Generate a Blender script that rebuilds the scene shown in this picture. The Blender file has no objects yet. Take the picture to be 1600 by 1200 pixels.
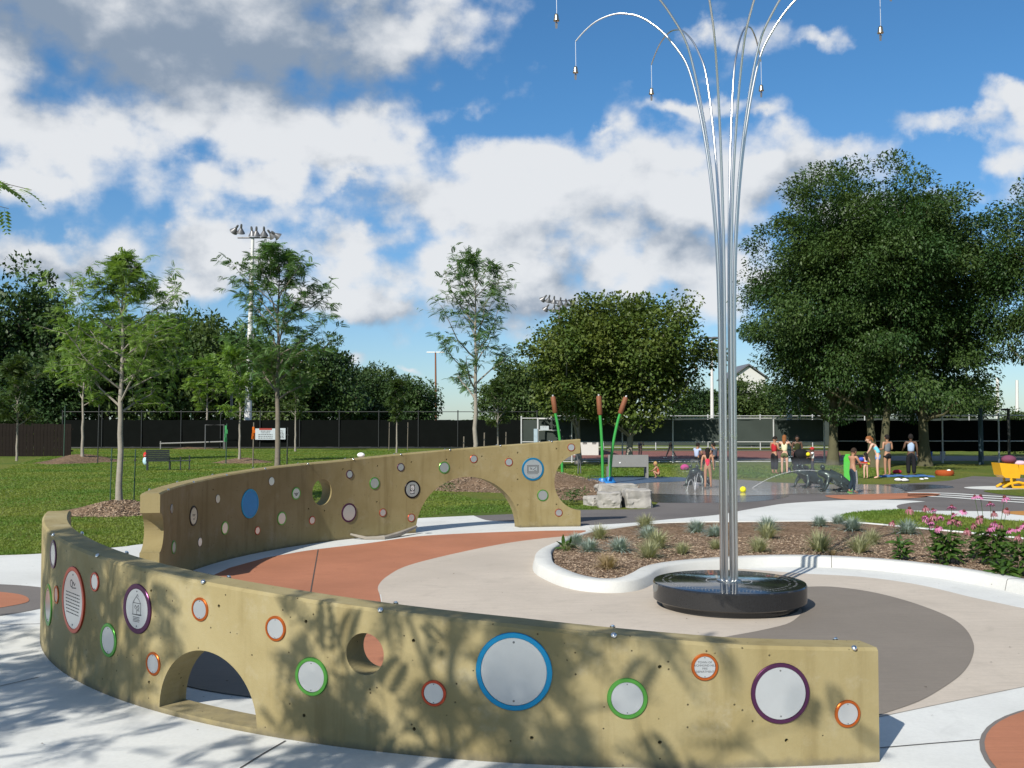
import bpy, bmesh, math, random
import numpy as np
from mathutils import Vector, Matrix, Euler
from mathutils.geometry import tessellate_polygon

scene = bpy.context.scene
COL = scene.collection
R = math.radians
PI = math.pi
rng = random.Random(11)
nrg = np.random.default_rng(11)

# ------------------------------------------------------------------ camera
FPX, HOR, CAMH = 1550.0, 658.0, 2.2
PITCH = math.atan((HOR - 600.0) / FPX)
cam_d = bpy.data.cameras.new('camera')
cam = bpy.data.objects.new('camera', cam_d)
COL.objects.link(cam)
cam.location = (0, 0, CAMH)
cam.rotation_euler = (PI / 2 + PITCH, 0, 0)
cam_d.sensor_fit = 'HORIZONTAL'
cam_d.sensor_width = 36.0
cam_d.lens = FPX / 1600.0 * 36.0
cam_d.clip_start = 0.1
cam_d.clip_end = 6000
scene.camera = cam


def ray(x, y):
    cx, cy = (x - 800.0) / FPX, (600.0 - y) / FPX
    return Vector((cx, math.cos(PITCH) - math.sin(PITCH) * cy, math.sin(PITCH) + math.cos(PITCH) * cy))


def px(x, y, z=0.0):
    d = ray(x, y)
    t = (z - CAMH) / d.z
    return Vector((d.x * t, d.y * t, z))


def pY(x, y, Y):
    d = ray(x, y)
    t = Y / d.y
    return Vector((d.x * t, Y, CAMH + d.z * t))


# ------------------------------------------------------------------ sun, exposure
SUN_AZ, SUN_EL = R(31.0), R(37.5)      # light travels towards (sin az, cos az)
TRAVEL = Vector((math.sin(SUN_AZ) * math.cos(SUN_EL), math.cos(SUN_AZ) * math.cos(SUN_EL), -math.sin(SUN_EL)))
sl = bpy.data.lights.new('sun', 'SUN')
sl.energy = 5.0
sl.angle = R(0.45)
sl.color = (1.0, 0.945, 0.85)
so = bpy.data.objects.new('sun', sl)
COL.objects.link(so)
so.location = (-20, -30, 30)
so.rotation_euler = TRAVEL.to_track_quat('-Z', 'Y').to_euler()

scene.view_settings.view_transform = 'Standard'
scene.view_settings.look = 'None'
scene.view_settings.exposure = 0.25
scene.view_settings.gamma = 1.0
scene.view_settings.use_curve_mapping = False
scene.cycles.max_bounces = 6
scene.cycles.diffuse_bounces = 1
scene.cycles.glossy_bounces = 3
scene.cycles.transmission_bounces = 4
scene.cycles.transparent_max_bounces = 6
scene.cycles.sample_clamp_indirect = 6.0
scene.cycles.use_denoising = True
try:
    scene.cycles.denoiser = 'OPENIMAGEDENOISE'
except Exception:
    pass


# ------------------------------------------------------------------ node helper
class NT:
    def __init__(self, tree):
        self.t = tree
        self.t.nodes.clear()

    def n(self, typ, **kw):
        nd = self.t.nodes.new(typ)
        ins = kw.pop('ins', {})
        for k, v in kw.items():
            setattr(nd, k, v)
        for k, v in ins.items():
            self.set(nd, k, v)
        return nd

    def set(self, nd, k, v):
        s = nd.inputs[k]
        if hasattr(v, 'bl_idname') and hasattr(v, 'outputs'):
            v = v.outputs[0]
        if isinstance(v, bpy.types.NodeSocket):
            self.t.links.new(v, s)
        else:
            s.default_value = v

    def math(self, op, a, b=None, c=None, clamp=False):
        nd = self.n('ShaderNodeMath', operation=op, use_clamp=clamp)
        for i, v in enumerate((a, b, c)):
            if v is not None:
                self.set(nd, i, v)
        return nd.outputs[0]

    def vmath(self, op, a, b=None, c=None, out=0):
        nd = self.n('ShaderNodeVectorMath', operation=op)
        for i, v in enumerate((a, b, c)):
            if v is not None:
                self.set(nd, i, v)
        return nd.outputs[out]

    def noise(self, vec, scale, detail=4, rough=0.55, out=0, dist=0.0):
        nd = self.n('ShaderNodeTexNoise')
        nd.inputs['Scale'].default_value = scale
        nd.inputs['Detail'].default_value = detail
        nd.inputs['Roughness'].default_value = rough
        nd.inputs['Distortion'].default_value = dist
        if vec is not None:
            self.set(nd, 'Vector', vec)
        return nd.outputs[out]

    def remap(self, v, a, b, c=0.0, d=1.0, smooth=True):
        nd = self.n('ShaderNodeMapRange', interpolation_type='SMOOTHSTEP' if smooth else 'LINEAR')
        self.set(nd, 0, v)
        for i, q in zip((1, 2, 3, 4), (a, b, c, d)):
            self.set(nd, i, q)
        return nd.outputs[0]

    def mix(self, f, a, b, blend='MIX'):
        nd = self.n('ShaderNodeMix', data_type='RGBA', blend_type=blend)
        self.set(nd, 0, f)
        for i, v in ((6, a), (7, b)):
            if isinstance(v, (tuple, list)) and len(v) == 3:
                v = (*v, 1.0)
            self.set(nd, i, v)
        return nd.outputs[2]


# ------------------------------------------------------------------ world: Nishita sky and clouds
world = bpy.data.worlds.new('World')
scene.world = world
world.use_nodes = True
W = NT(world.node_tree)
SKY_STRENGTH = 0.1
sky = W.n('ShaderNodeTexSky', sky_type='NISHITA', sun_disc=False, sun_elevation=SUN_EL,
          sun_rotation=SUN_AZ + PI, altitude=100.0, air_density=1.0, dust_density=0.3, ozone_density=2.5)
gen = W.n('ShaderNodeTexCoord').outputs['Generated']
sep = W.n('ShaderNodeSeparateXYZ', ins={0: gen})
az = W.math('ARCTAN2', sep.outputs[0], sep.outputs[1])
el = W.math('ARCSINE', sep.outputs[2])
ang = W.n('ShaderNodeCombineXYZ', ins={0: az, 1: el}).outputs[0]
n1 = W.noise(gen, 7.0, 3, 0.5, out=1)
n2 = W.noise(gen, 24.0, 6, 0.6, out=1)
w1 = W.vmath('MULTIPLY_ADD', n1, (0.10, 0.075, 0), (-0.05, -0.0375, 0))
w2 = W.vmath('MULTIPLY_ADD', n2, (0.05, 0.045, 0), (-0.025, -0.0225, 0))
P = W.vmath('ADD', W.vmath('ADD', ang, w1), w2)


def blobs(lst, k, vec):
    acc = None
    for x, y, rx, ry, off in lst:
        d = ray(x, y).normalized()
        a, e = math.atan2(d.x, d.y), math.asin(d.z)
        sx, sy = FPX / rx, FPX / ry
        v = W.vmath('MULTIPLY_ADD', vec, (sx, sy, 0), (-a * sx, -e * sy, 0))
        L = W.vmath('LENGTH', v, out=1)
        if off:
            L = W.math('ADD', L, off)
        acc = L if acc is None else W.math('SMOOTH_MIN', acc, L, k)
    return acc


CLOUDS = [  # x, y, rx, ry (pixels of the photograph, used as directions), thinness
    (180, 10, 480, 130, -.5), (420, 80, 260, 120, -.45), (90, 120, 190, 130, -.15), (180, 180, 110, 70, .1),
    (300, 190, 110, 60, -.1), (440, 205, 200, 70, 0), (570, 200, 130, 75, 0.05), (60, 225, 70, 50, .35),
    (725, 92, 70, 34, .35), (730, 165, 80, 55, .25), (640, 215, 90, 50, .3), (60, 266, 75, 26, .1),
    (400, 280, 120, 42, 0.05), (560, 285, 100, 30, .35), (250, 350, 34, 26, .3), (90, 400, 170, 50, 0),
    (330, 385, 200, 70, .12), (280, 430, 160, 45, .2), (580, 365, 130, 36, -.05), (770, 265, 80, 56, -.25), (700, 330, 140, 70, -.2),
    (840, 330, 180, 85, -.35), (990, 290, 150, 70, -.2), (950, 390, 230, 90, -.3), (680, 420, 180, 60, -.2), (820, 440, 260, 70, -.15),
    (620, 470, 130, 35, .15), (1120, 330, 120, 90, -.05), (1080, 430, 140, 70, 0), (1250, 270, 170, 55, 0.05), (1330, 240, 70, 30, .1), (1180, 310, 100, 60, .1), (1320, 330, 160, 60, .2),
    (1490, 205, 130, 30, .15), (1590, 165, 70, 30, .2), (1580, 250, 60, 40, .25), (1100, 60, 100, 36, .42), (1270, 45, 60, 24, .5), (1090, 175, 170, 26, .52), (940, 220, 110, 26, .5),
    (560, 555, 70, 22, .35), (665, 562, 50, 14, .4), (705, 640, 60, 14, .25), (1190, 180, 60, 18, .6), (1500, 300, 160, 36, .3), (460, 450, 140, 30, .4)]
fbm = W.noise(W.vmath('MULTIPLY', gen, (1, 1, 1.5)), 8.0, 8, 0.54)
fbm_hi = W.noise(gen, 34.0, 6, 0.6)
fbm_off = W.noise(W.vmath('ADD', W.vmath('MULTIPLY', gen, (1, 1, 1.5)), (-0.02, 0, 0.055)), 8.0, 8, 0.54)
cl = blobs(CLOUDS, 0.25, P)
cov_view = W.math('SUBTRACT', 1.0, cl)
big = W.noise(gen, 2.3, 3, 0.5)
cov_gen = W.math('MULTIPLY_ADD', big, 6.0, -2.9)  # made-up clouds outside the view, cover set to neutralise the fill light
away = W.math('MAXIMUM', W.remap(W.math('ABSOLUTE', az), 0.55, 0.85), W.remap(el, 0.46, 0.7))
cov_gen = W.math('ADD', cov_gen, W.math('MULTIPLY_ADD', away, 4.0, -4.0))
cov = W.math('MAXIMUM', W.math('MAXIMUM', cov_view, -1.5), cov_gen)
cov = W.math('MINIMUM', cov, 0.8)
pv = W.n('ShaderNodeTexVoronoi', feature='SMOOTH_F1', ins={'Vector': W.vmath('ADD', W.vmath('MULTIPLY', gen, (1, 1, 1.3)), W.vmath('MULTIPLY_ADD', n2, (0.03, 0.03, 0.03), (-.015, -.015, -.015))), 'Scale': 17.0, 'Smoothness': 0.35})
pv2 = W.n('ShaderNodeTexVoronoi', feature='SMOOTH_F1', ins={'Vector': W.vmath('ADD', gen, W.vmath('MULTIPLY_ADD', n2, (0.02, 0.02, 0.02), (-.01, -.01, -.01))), 'Scale': 44.0, 'Smoothness': 0.3})
puff = W.math('ADD', W.math('MULTIPLY_ADD', pv.outputs[0], -1.5, 0.75), W.math('MULTIPLY_ADD', pv2.outputs[0], -0.75, 0.36))
dens = W.math('ADD', W.math('SUBTRACT', cov, 0.18), W.math('MULTIPLY_ADD', fbm, 3.0, -1.5))
dens = W.math('ADD', dens, W.math('MULTIPLY', puff, 0.55))
dens = W.math('ADD', dens, W.math('MULTIPLY_ADD', fbm_hi, 0.6, -0.3))
alpha = W.remap(dens, -0.30, 0.56)
DARK = [(280, 40, 330, 110, .0), (420, 100, 230, 80, .05), (60, 0, 200, 80, .2), (500, 10, 150, 70, .3), (720, 490, 200, 40, .3), (880, 430, 90, 40, .65),
        (330, 400, 120, 40, .5), (1060, 400, 110, 60, .65), (540, 250, 100, 30, .6), (1300, 300, 200, 40, .5), (900, 480, 260, 40, .35), (80, 420, 150, 25, .5)]
dk = blobs(DARK, 0.3, P)
dkv = W.math('SUBTRACT', 1.0, dk)
dk_gen = W.math('ADD', W.math('MULTIPLY_ADD', W.noise(gen, 3.1, 3, 0.5), 3.0, -0.9), W.math('MULTIPLY_ADD', away, 4.0, -4.0))  # unseen clouds greyed so the light they add is dimmer and less blue
dkv = W.math('MAXIMUM', dkv, dk_gen)
relief = W.math('MULTIPLY', W.math('SUBTRACT', fbm_off, fbm), 4.4)
shade = W.math('ADD', W.math('MULTIPLY_ADD', W.math('MAXIMUM', dkv, -0.6), 1.15, 0.30), relief)
shade = W.math('ADD', shade, W.math('MULTIPLY_ADD', fbm_hi, -0.7, 0.35))
shade = W.math('ADD', shade, W.math('MULTIPLY', puff, -0.55))
shade = W.remap(shade, -0.5, 1.35)
KC = 0.84 / SKY_STRENGTH
white = (0.80 * KC, 0.82 * KC, 0.845 * KC)
grey = (0.265 * KC, 0.335 * KC, 0.435 * KC)
ccol = W.mix(shade, white, grey)
tint = W.mix(W.remap(el, 0.0, 0.35), (0.62, 0.76, 0.92), (0.45, 0.81, 1.03))
skyc = W.mix(1.0, sky.outputs[0], tint, 'MULTIPLY')
final = W.mix(W.math('MULTIPLY', alpha, 0.97), skyc, ccol)
bg = W.n('ShaderNodeBackground', ins={'Color': final, 'Strength': SKY_STRENGTH})
wo = W.n('ShaderNodeOutputWorld', ins={0: bg})
world.cycles.sampling_method = 'MANUAL'
world.cycles.sample_map_resolution = 512


# ------------------------------------------------------------------ materials
def newmat(name):
    m = bpy.data.materials.new(name)
    m.use_nodes = True
    return m, NT(m.node_tree)


def bsdf(T, **ins):
    b = T.n('ShaderNodeBsdfPrincipled')
    for k, v in ins.items():
        T.set(b, k.replace('_', ' '), v)
    T.n('ShaderNodeOutputMaterial', ins={0: b})
    return b


def c4(c):
    return (c[0], c[1], c[2], 1.0)


def mat_plain(name, col, rough=0.6, metal=0.0, var=0.12, scale=8.0, bump=0.0, bscale=60.0, spec=0.5):
    m, T = newmat(name)
    co = T.n('ShaderNodeTexCoord').outputs['Object']
    f = T.noise(co, scale, 5, 0.6)
    c = T.mix(f, tuple(v * (1 - var) for v in col), tuple(min(1, v * (1 + var)) for v in col))
    b = bsdf(T, Base_Color=c, Roughness=rough, Metallic=metal)
    b.inputs['Specular IOR Level'].default_value = spec
    if bump:
        bn = T.n('ShaderNodeBump', ins={'Height': T.noise(co, bscale, 5, 0.6), 'Strength': bump, 'Distance': 0.01})
        T.set(b, 'Normal', bn)
    return m


def mat_ground(name, col, var=0.12, rough=0.85, stain=0.25, speck=0.0, bump=0.25, bscale=120.0, joints=None, spec=0.3, blotch=(1, 1, 1), trowel=0.0):
    """poured or rolled surface: broad tone drift, stains, fine grain"""
    m, T = newmat(name)
    co = T.n('ShaderNodeNewGeometry').outputs['Position']
    a = T.noise(co, 0.55, 5, 0.6)
    fine = T.noise(co, 30.0, 6, 0.7)
    c = T.mix(T.remap(a, 0.3, 0.7), tuple(v * (1 - var) for v in col), tuple(min(0.95, v * (1 + var)) for v in col))
    c = T.mix(T.math('MULTIPLY', T.remap(T.noise(co, 2.3, 6, 0.65, dist=0.6), 0.52, 0.75), stain), c, tuple(v * 0.62 * b for v, b in zip(col, blotch)))
    c = T.mix(T.math('MULTIPLY', T.remap(fine, 0.35, 0.7), 0.30), c, tuple(v * 0.78 for v in col))
    if trowel:
        st = T.noise(T.vmath('MULTIPLY', co, (2.0, 34.0, 1)), 1.0, 4, 0.6, dist=0.4)
        c = T.mix(T.math('MULTIPLY', T.remap(st, 0.45, 0.7), trowel), c, tuple(v * 0.8 for v in col))
    if speck:
        vo = T.n('ShaderNodeTexVoronoi', ins={'Vector': co, 'Scale': 9.0})
        s = T.remap(vo.outputs[0], 0.05, 0.09, 1.0, 0.0)
        pick = T.remap(T.n('ShaderNodeSeparateColor', ins={0: vo.outputs[1]}).outputs[0], 0.80, 0.82)
        c = T.mix(T.math('MULTIPLY', T.math('MULTIPLY', s, pick), speck), c, (0.16, 0.13, 0.09))
    b = bsdf(T, Base_Color=c, Roughness=rough)
    b.inputs['Specular IOR Level'].default_value = spec
    bn = T.n('ShaderNodeBump', ins={'Height': T.noise(co, bscale, 4, 0.7), 'Strength': bump, 'Distance': 0.004})
    T.set(b, 'Normal', bn)
    return m


def mat_leaf(name, col, col2, trans=0.35, scale=0.9, rough=0.5):
    m, T = newmat(name)
    co = T.n('ShaderNodeTexCoord').outputs['Object']
    f = T.remap(T.noise(co, scale, 3, 0.6), 0.3, 0.7)
    f2 = T.noise(co, 14.0, 2, 0.5)
    c = T.mix(f, col, col2)
    c = T.mix(T.math('MULTIPLY', T.remap(f2, 0.35, 0.75), 0.5), c, tuple(v * 0.55 for v in col))
    d = T.n('ShaderNodeBsdfPrincipled', ins={'Base Color': c, 'Roughness': rough})
    d.inputs['Specular IOR Level'].default_value = 0.3
    tr = T.n('ShaderNodeBsdfTranslucent', ins={'Color': T.mix(1.0, c, (1.3, 1.35, 0.5), 'MULTIPLY')})
    mx = T.n('ShaderNodeMixShader', ins={0: trans, 1: d, 2: tr})
    T.n('ShaderNodeOutputMaterial', ins={0: mx})
    return m


def mat_wall(name, k=(1, 1, 1)):
    m, T = newmat(name)
    co = T.n('ShaderNodeNewGeometry').outputs['Position']
    base = (0.475, 0.385, 0.185)
    a = T.noise(co, 1.3, 6, 0.62, dist=0.5)
    c = T.mix(T.remap(a, 0.28, 0.72), (0.262, 0.212, 0.098), (0.318, 0.268, 0.142))
    # water runs: noise stretched vertically
    runs = T.noise(T.vmath('MULTIPLY', co, (5.5, 5.5, 0.5)), 1.0, 5, 0.6)
    c = T.mix(T.math('MULTIPLY', T.remap(runs, 0.50, 0.74), 0.65), c, (0.195, 0.152, 0.066))
    pale = T.noise(co, 3.1, 7, 0.7)
    c = T.mix(T.math('MULTIPLY', T.remap(pale, 0.52, 0.76), 0.5), c, (0.37, 0.335, 0.235))
    # bug holes
    vo = T.n('ShaderNodeTexVoronoi', ins={'Vector': co, 'Scale': 17.0})
    hole = T.remap(vo.outputs[0], 0.07, 0.13, 1.0, 0.0)
    pick = T.remap(T.n('ShaderNodeSeparateColor', ins={0: vo.outputs[1]}).outputs[0], 0.70, 0.74)
    hole = T.math('MULTIPLY', hole, pick)
    c = T.mix(T.math('MULTIPLY', hole, 0.85), c, (0.05, 0.04, 0.02))
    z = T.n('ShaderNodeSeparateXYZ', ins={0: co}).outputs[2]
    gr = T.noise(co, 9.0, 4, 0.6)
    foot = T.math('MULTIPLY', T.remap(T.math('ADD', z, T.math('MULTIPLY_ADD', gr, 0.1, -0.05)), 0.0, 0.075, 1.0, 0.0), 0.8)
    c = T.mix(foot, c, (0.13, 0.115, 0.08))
    if k != (1, 1, 1):
        c = T.mix(1.0, c, k, 'MULTIPLY')
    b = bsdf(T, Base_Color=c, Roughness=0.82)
    b.inputs['Specular IOR Level'].default_value = 0.3
    hgt = T.math('SUBTRACT', T.math('MULTIPLY', T.noise(co, 40.0, 6, 0.7), 0.35), hole)
    bn = T.n('ShaderNodeBump', ins={'Height': hgt, 'Strength': 0.8, 'Distance': 0.008})
    T.set(b, 'Normal', bn)
    return m


def mat_grass_ground(name):
    m, T = newmat(name)
    co = T.n('ShaderNodeNewGeometry').outputs['Position']
    a = T.remap(T.noise(co, 0.22, 5, 0.6, dist=0.5), 0.3, 0.7)
    c = T.mix(a, (0.105, 0.165, 0.024), (0.215, 0.225, 0.043))
    d = T.remap(T.noise(co, 1.1, 6, 0.7), 0.5, 0.75)
    c = T.mix(T.math('MULTIPLY', d, 0.5), c, (0.170, 0.155, 0.050))
    e = T.remap(T.noise(co, 16.0, 6, 0.75), 0.3, 0.75)
    c = T.mix(T.math('MULTIPLY', e, 0.65), c, (0.026, 0.050, 0.010))
    b = bsdf(T, Base_Color=c, Roughness=0.9)
    b.inputs['Specular IOR Level'].default_value = 0.15
    bn = T.n('ShaderNodeBump', ins={'Height': T.noise(co, 24.0, 6, 0.8), 'Strength': 0.9, 'Distance': 0.06})
    T.set(b, 'Normal', bn)
    return m


def mat_mulch(name):
    m, T = newmat(name)
    co = T.n('ShaderNodeNewGeometry').outputs['Position']
    vo = T.n('ShaderNodeTexVoronoi', ins={'Vector': T.vmath('MULTIPLY', co, (22, 34, 20)), 'Scale': 1.0})
    f = T.n('ShaderNodeSeparateColor', ins={0: vo.outputs[1]}).outputs[0]
    c = T.mix(f, (0.11, 0.066, 0.038), (0.34, 0.24, 0.16))
    c = T.mix(T.remap(T.noise(co, 1.3, 4, 0.6), 0.4, 0.7), c, T.mix(f, (0.08, 0.05, 0.03), (0.26, 0.19, 0.135)))
    b = bsdf(T, Base_Color=c, Roughness=0.95)
    b.inputs['Specular IOR Level'].default_value = 0.1
    bn = T.n('ShaderNodeBump', ins={'Height': T.math('SUBTRACT', f, vo.outputs[0]), 'Strength': 1.0, 'Distance': 0.025})
    T.set(b, 'Normal', bn)
    return m


def mat_anod(name, col, rough=0.3):
    return mat_plain(name, col, rough, 0.85, 0.06, 20)


M = {}
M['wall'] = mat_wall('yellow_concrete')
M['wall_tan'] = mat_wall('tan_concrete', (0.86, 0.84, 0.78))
M['white_conc'] = mat_ground('white_concrete', (0.585, 0.595, 0.575), 0.07, 0.85, 0.32, 0.8, 0.35)
M['kerb'] = mat_ground('kerb_concrete', (0.55, 0.555, 0.53), 0.10, 0.85, 0.55, 0.7, 0.6)
M['terra'] = mat_ground('terracotta_concrete', (0.38, 0.158, 0.088), 0.12, 0.8, 0.38, 0.8, 0.35, blotch=(1.2, 1.2, 1.2), trowel=0.5)
M['beige'] = mat_ground('beige_concrete', (0.475, 0.418, 0.352), 0.08, 0.8, 0.34, 0.8, 0.35, trowel=0.55)
M['grey'] = mat_ground('taupe_concrete', (0.198, 0.173, 0.146), 0.08, 0.8, 0.25, 0.3, 0.25, blotch=(1.3, 1.3, 1.3), trowel=0.45)
M['asphalt'] = mat_ground('asphalt', (0.135, 0.124, 0.120), 0.12, 0.9, 0.3, 0.4, 0.7, 90.0)
M['wet'] = mat_ground('wet_concrete', (0.30, 0.275, 0.25), 0.12, 0.16, 0.5, 0.0, 0.12, 4.0, spec=0.6)
M['wet_dark'] = mat_ground('wet_asphalt', (0.055, 0.05, 0.046), 0.15, 0.22, 0.3, 0.0, 0.15, 8.0, spec=0.6)
M['blue_pad'] = mat_ground('blue_rubber', (0.065, 0.105, 0.165), 0.12, 0.6, 0.3, 0.0, 0.3)
M['court_red'] = mat_ground('red_court', (0.20, 0.085, 0.07), 0.1, 0.85, 0.2)
M['court_grey'] = mat_ground('grey_court', (0.17, 0.165, 0.15), 0.1, 0.85, 0.2)
M['orange_pad'] = mat_ground('orange_concrete', (0.42, 0.2, 0.05), 0.1)
M['grey_line'] = mat_ground('grey_band', (0.16, 0.145, 0.135), 0.1)
M['lawn'] = mat_grass_ground('lawn_turf')
M['mulch'] = mat_mulch('bark_mulch')
M['joint'] = mat_plain('saw_joint', (0.06, 0.055, 0.05), 0.95)
M['steel'] = mat_plain('brushed_steel', (0.66, 0.66, 0.65), 0.30, 1.0, 0.03, 30)
M['plate'] = mat_plain('satin_aluminium', (0.66, 0.675, 0.68), 0.28, 0.88, 0.08, 5)
M['stud'] = mat_plain('stud_steel', (0.75, 0.75, 0.74), 0.2, 1.0, 0.03)
M['screw'] = mat_plain('screw_steel', (0.22, 0.22, 0.22), 0.4, 1.0)
M['r_red'] = mat_anod('red_anodised', (0.52, 0.085, 0.045))
M['r_orange'] = mat_anod('orange_anodised', (0.58, 0.14, 0.03))
M['r_green'] = mat_anod('green_anodised', (0.13, 0.42, 0.08))
M['r_blue'] = mat_anod('blue_anodised', (0.025, 0.30, 0.58))
M['r_purple'] = mat_anod('purple_anodised', (0.105, 0.035, 0.09))
M['r_black'] = mat_anod('black_anodised', (0.03, 0.025, 0.03))
M['blue_plate'] = mat_plain('blue_plate', (0.02, 0.23, 0.55), 0.4, 0.3)
M['ink'] = mat_plain('dark_ink', (0.04, 0.04, 0.045), 0.6)
M['granite'] = mat_plain('black_granite', (0.018, 0.019, 0.021), 0.07, 0.0, 0.5, 60, spec=0.6)
M['engrave'] = mat_plain('engraved_granite', (0.34, 0.35, 0.36), 0.7)
M['brass'] = mat_plain('bell_metal', (0.52, 0.43, 0.30), 0.28, 1.0)
M['wire'] = mat_plain('thin_wire', (0.75, 0.77, 0.8), 0.4, 0.6)
M['rock'] = mat_plain('limestone', (0.33, 0.315, 0.29), 0.9, 0, 0.45, 7, 1.0, 16.0)
M['green_pipe'] = mat_plain('green_paint', (0.04, 0.30, 0.055), 0.3)
M['rust'] = mat_plain('brown_paint', (0.20, 0.07, 0.028), 0.7, 0, 0.3, 14)
M['blue_base'] = mat_plain('blue_paint', (0.02, 0.17, 0.46), 0.4)
M['galv'] = mat_plain('galvanised_steel', (0.50, 0.51, 0.51), 0.5, 0.3)
M['paint_white'] = mat_plain('white_paint', (0.78, 0.78, 0.76), 0.5)
M['pole_white'] = mat_plain('pale_pole', (0.62, 0.62, 0.60), 0.6)
M['pole_blue'] = mat_plain('blue_streaked_pole', (0.33, 0.42, 0.48), 0.5, 0, 0.5, 3)
M['black_metal'] = mat_plain('black_metal', (0.02, 0.022, 0.022), 0.5)
M['lamp_grey'] = mat_plain('lamp_housing', (0.16, 0.16, 0.165), 0.4, 0.4)
M['lens'] = mat_plain('lamp_lens', (0.6, 0.63, 0.66), 0.15)
M['screen_dark'] = mat_plain('dark_windscreen', (0.005, 0.006, 0.0055), 0.95, 0, 0.3, 1.5, spec=0.04)
M['screen_grey'] = mat_plain('green_grey_windscreen', (0.05, 0.062, 0.056), 0.95, 0, 0.2, 1.2, spec=0.1)
M['wood_dark'] = mat_plain('weathered_board', (0.016, 0.013, 0.011), 0.9, 0, 0.4, 5, spec=0.08)
M['stake_green'] = mat_plain('green_stake', (0.02, 0.06, 0.035), 0.6)
M['stake_wood'] = mat_plain('wooden_stake', (0.16, 0.14, 0.11), 0.9)
M['bench_black'] = mat_plain('black_bench', (0.025, 0.03, 0.034), 0.5)
M['bench_grey'] = mat_plain('grey_panel', (0.20, 0.20, 0.19), 0.7)
M['bark'] = mat_plain('grey_bark', (0.17, 0.145, 0.115), 0.95, 0, 0.4, 6, 1.0, 25)
M['bark_pale'] = mat_plain('pale_bark', (0.27, 0.245, 0.205), 0.95, 0, 0.3, 6, 0.6, 25)
M['bark_dark'] = mat_plain('mossy_bark', (0.09, 0.085, 0.045), 0.95, 0, 0.45, 3, 1.0, 14)
M['leaf_locust'] = mat_leaf('young_locust_leaf', (0.148, 0.265, 0.058), (0.226, 0.335, 0.079), 0.4)
M['leaf_locust2'] = mat_leaf('blue_green_locust_leaf', (0.083, 0.172, 0.056), (0.128, 0.223, 0.070), 0.35)
M['leaf_big'] = mat_leaf('old_locust_leaf', (0.032, 0.080, 0.021), (0.072, 0.116, 0.028), 0.25, 0.35)
M['leaf_maple'] = mat_leaf('maple_leaf', (0.070, 0.122, 0.024), (0.128, 0.158, 0.032), 0.25, 0.5)
M['leaf_dark'] = mat_leaf('dark_leaf', (0.031, 0.067, 0.021), (0.060, 0.108, 0.029), 0.2, 0.25)
M['leaf_mid'] = mat_leaf('mid_green_leaf', (0.054, 0.102, 0.027), (0.102, 0.144, 0.042), 0.3, 0.4)
M['grassblade'] = mat_leaf('grass_blade', (0.115, 0.215, 0.032), (0.235, 0.275, 0.055), 0.35, 0.35)
M['tuft_blue'] = mat_leaf('blue_fescue', (0.30, 0.39, 0.36), (0.40, 0.46, 0.41), 0.2, 3)
M['tuft_green'] = mat_leaf('green_fescue', (0.33, 0.35, 0.19), (0.47, 0.46, 0.31), 0.3, 3)
M['tuft_tan'] = mat_leaf('dry_fescue', (0.44, 0.33, 0.2), (0.54, 0.42, 0.26), 0.3, 3)
M['plant'] = mat_leaf('coneflower_leaf', (0.045, 0.105, 0.018), (0.085, 0.155, 0.028), 0.3, 5)
M['petal'] = mat_leaf('pink_petal', (0.62, 0.17, 0.40), (0.72, 0.30, 0.52), 0.3, 30)
M['petal_dry'] = mat_leaf('faded_petal', (0.42, 0.14, 0.19), (0.55, 0.28, 0.30), 0.3, 30)
M['cone'] = mat_plain('dark_cone', (0.10, 0.022, 0.018), 0.8, 0, 0.4, 60)
M['bronze'] = mat_plain('green_bronze', (0.045, 0.062, 0.058), 0.32, 0.55, 0.35, 6)
M['skin'] = mat_plain('light_skin', (0.60, 0.36, 0.26), 0.5, 0, 0.04)
M['skin_tan'] = mat_plain('tan_skin', (0.38, 0.20, 0.12), 0.5, 0, 0.04)
M['skin_dark'] = mat_plain('brown_skin', (0.12, 0.062, 0.038), 0.5, 0, 0.04)
M['yellow'] = mat_plain('yellow_paint', (0.70, 0.36, 0.012), 0.35)
M['mist'] = None


def cloth(name, col):
    if name not in M:
        M[name] = mat_plain(name, col, 0.85, 0, 0.1, 12, spec=0.2)
    return M[name]


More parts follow.
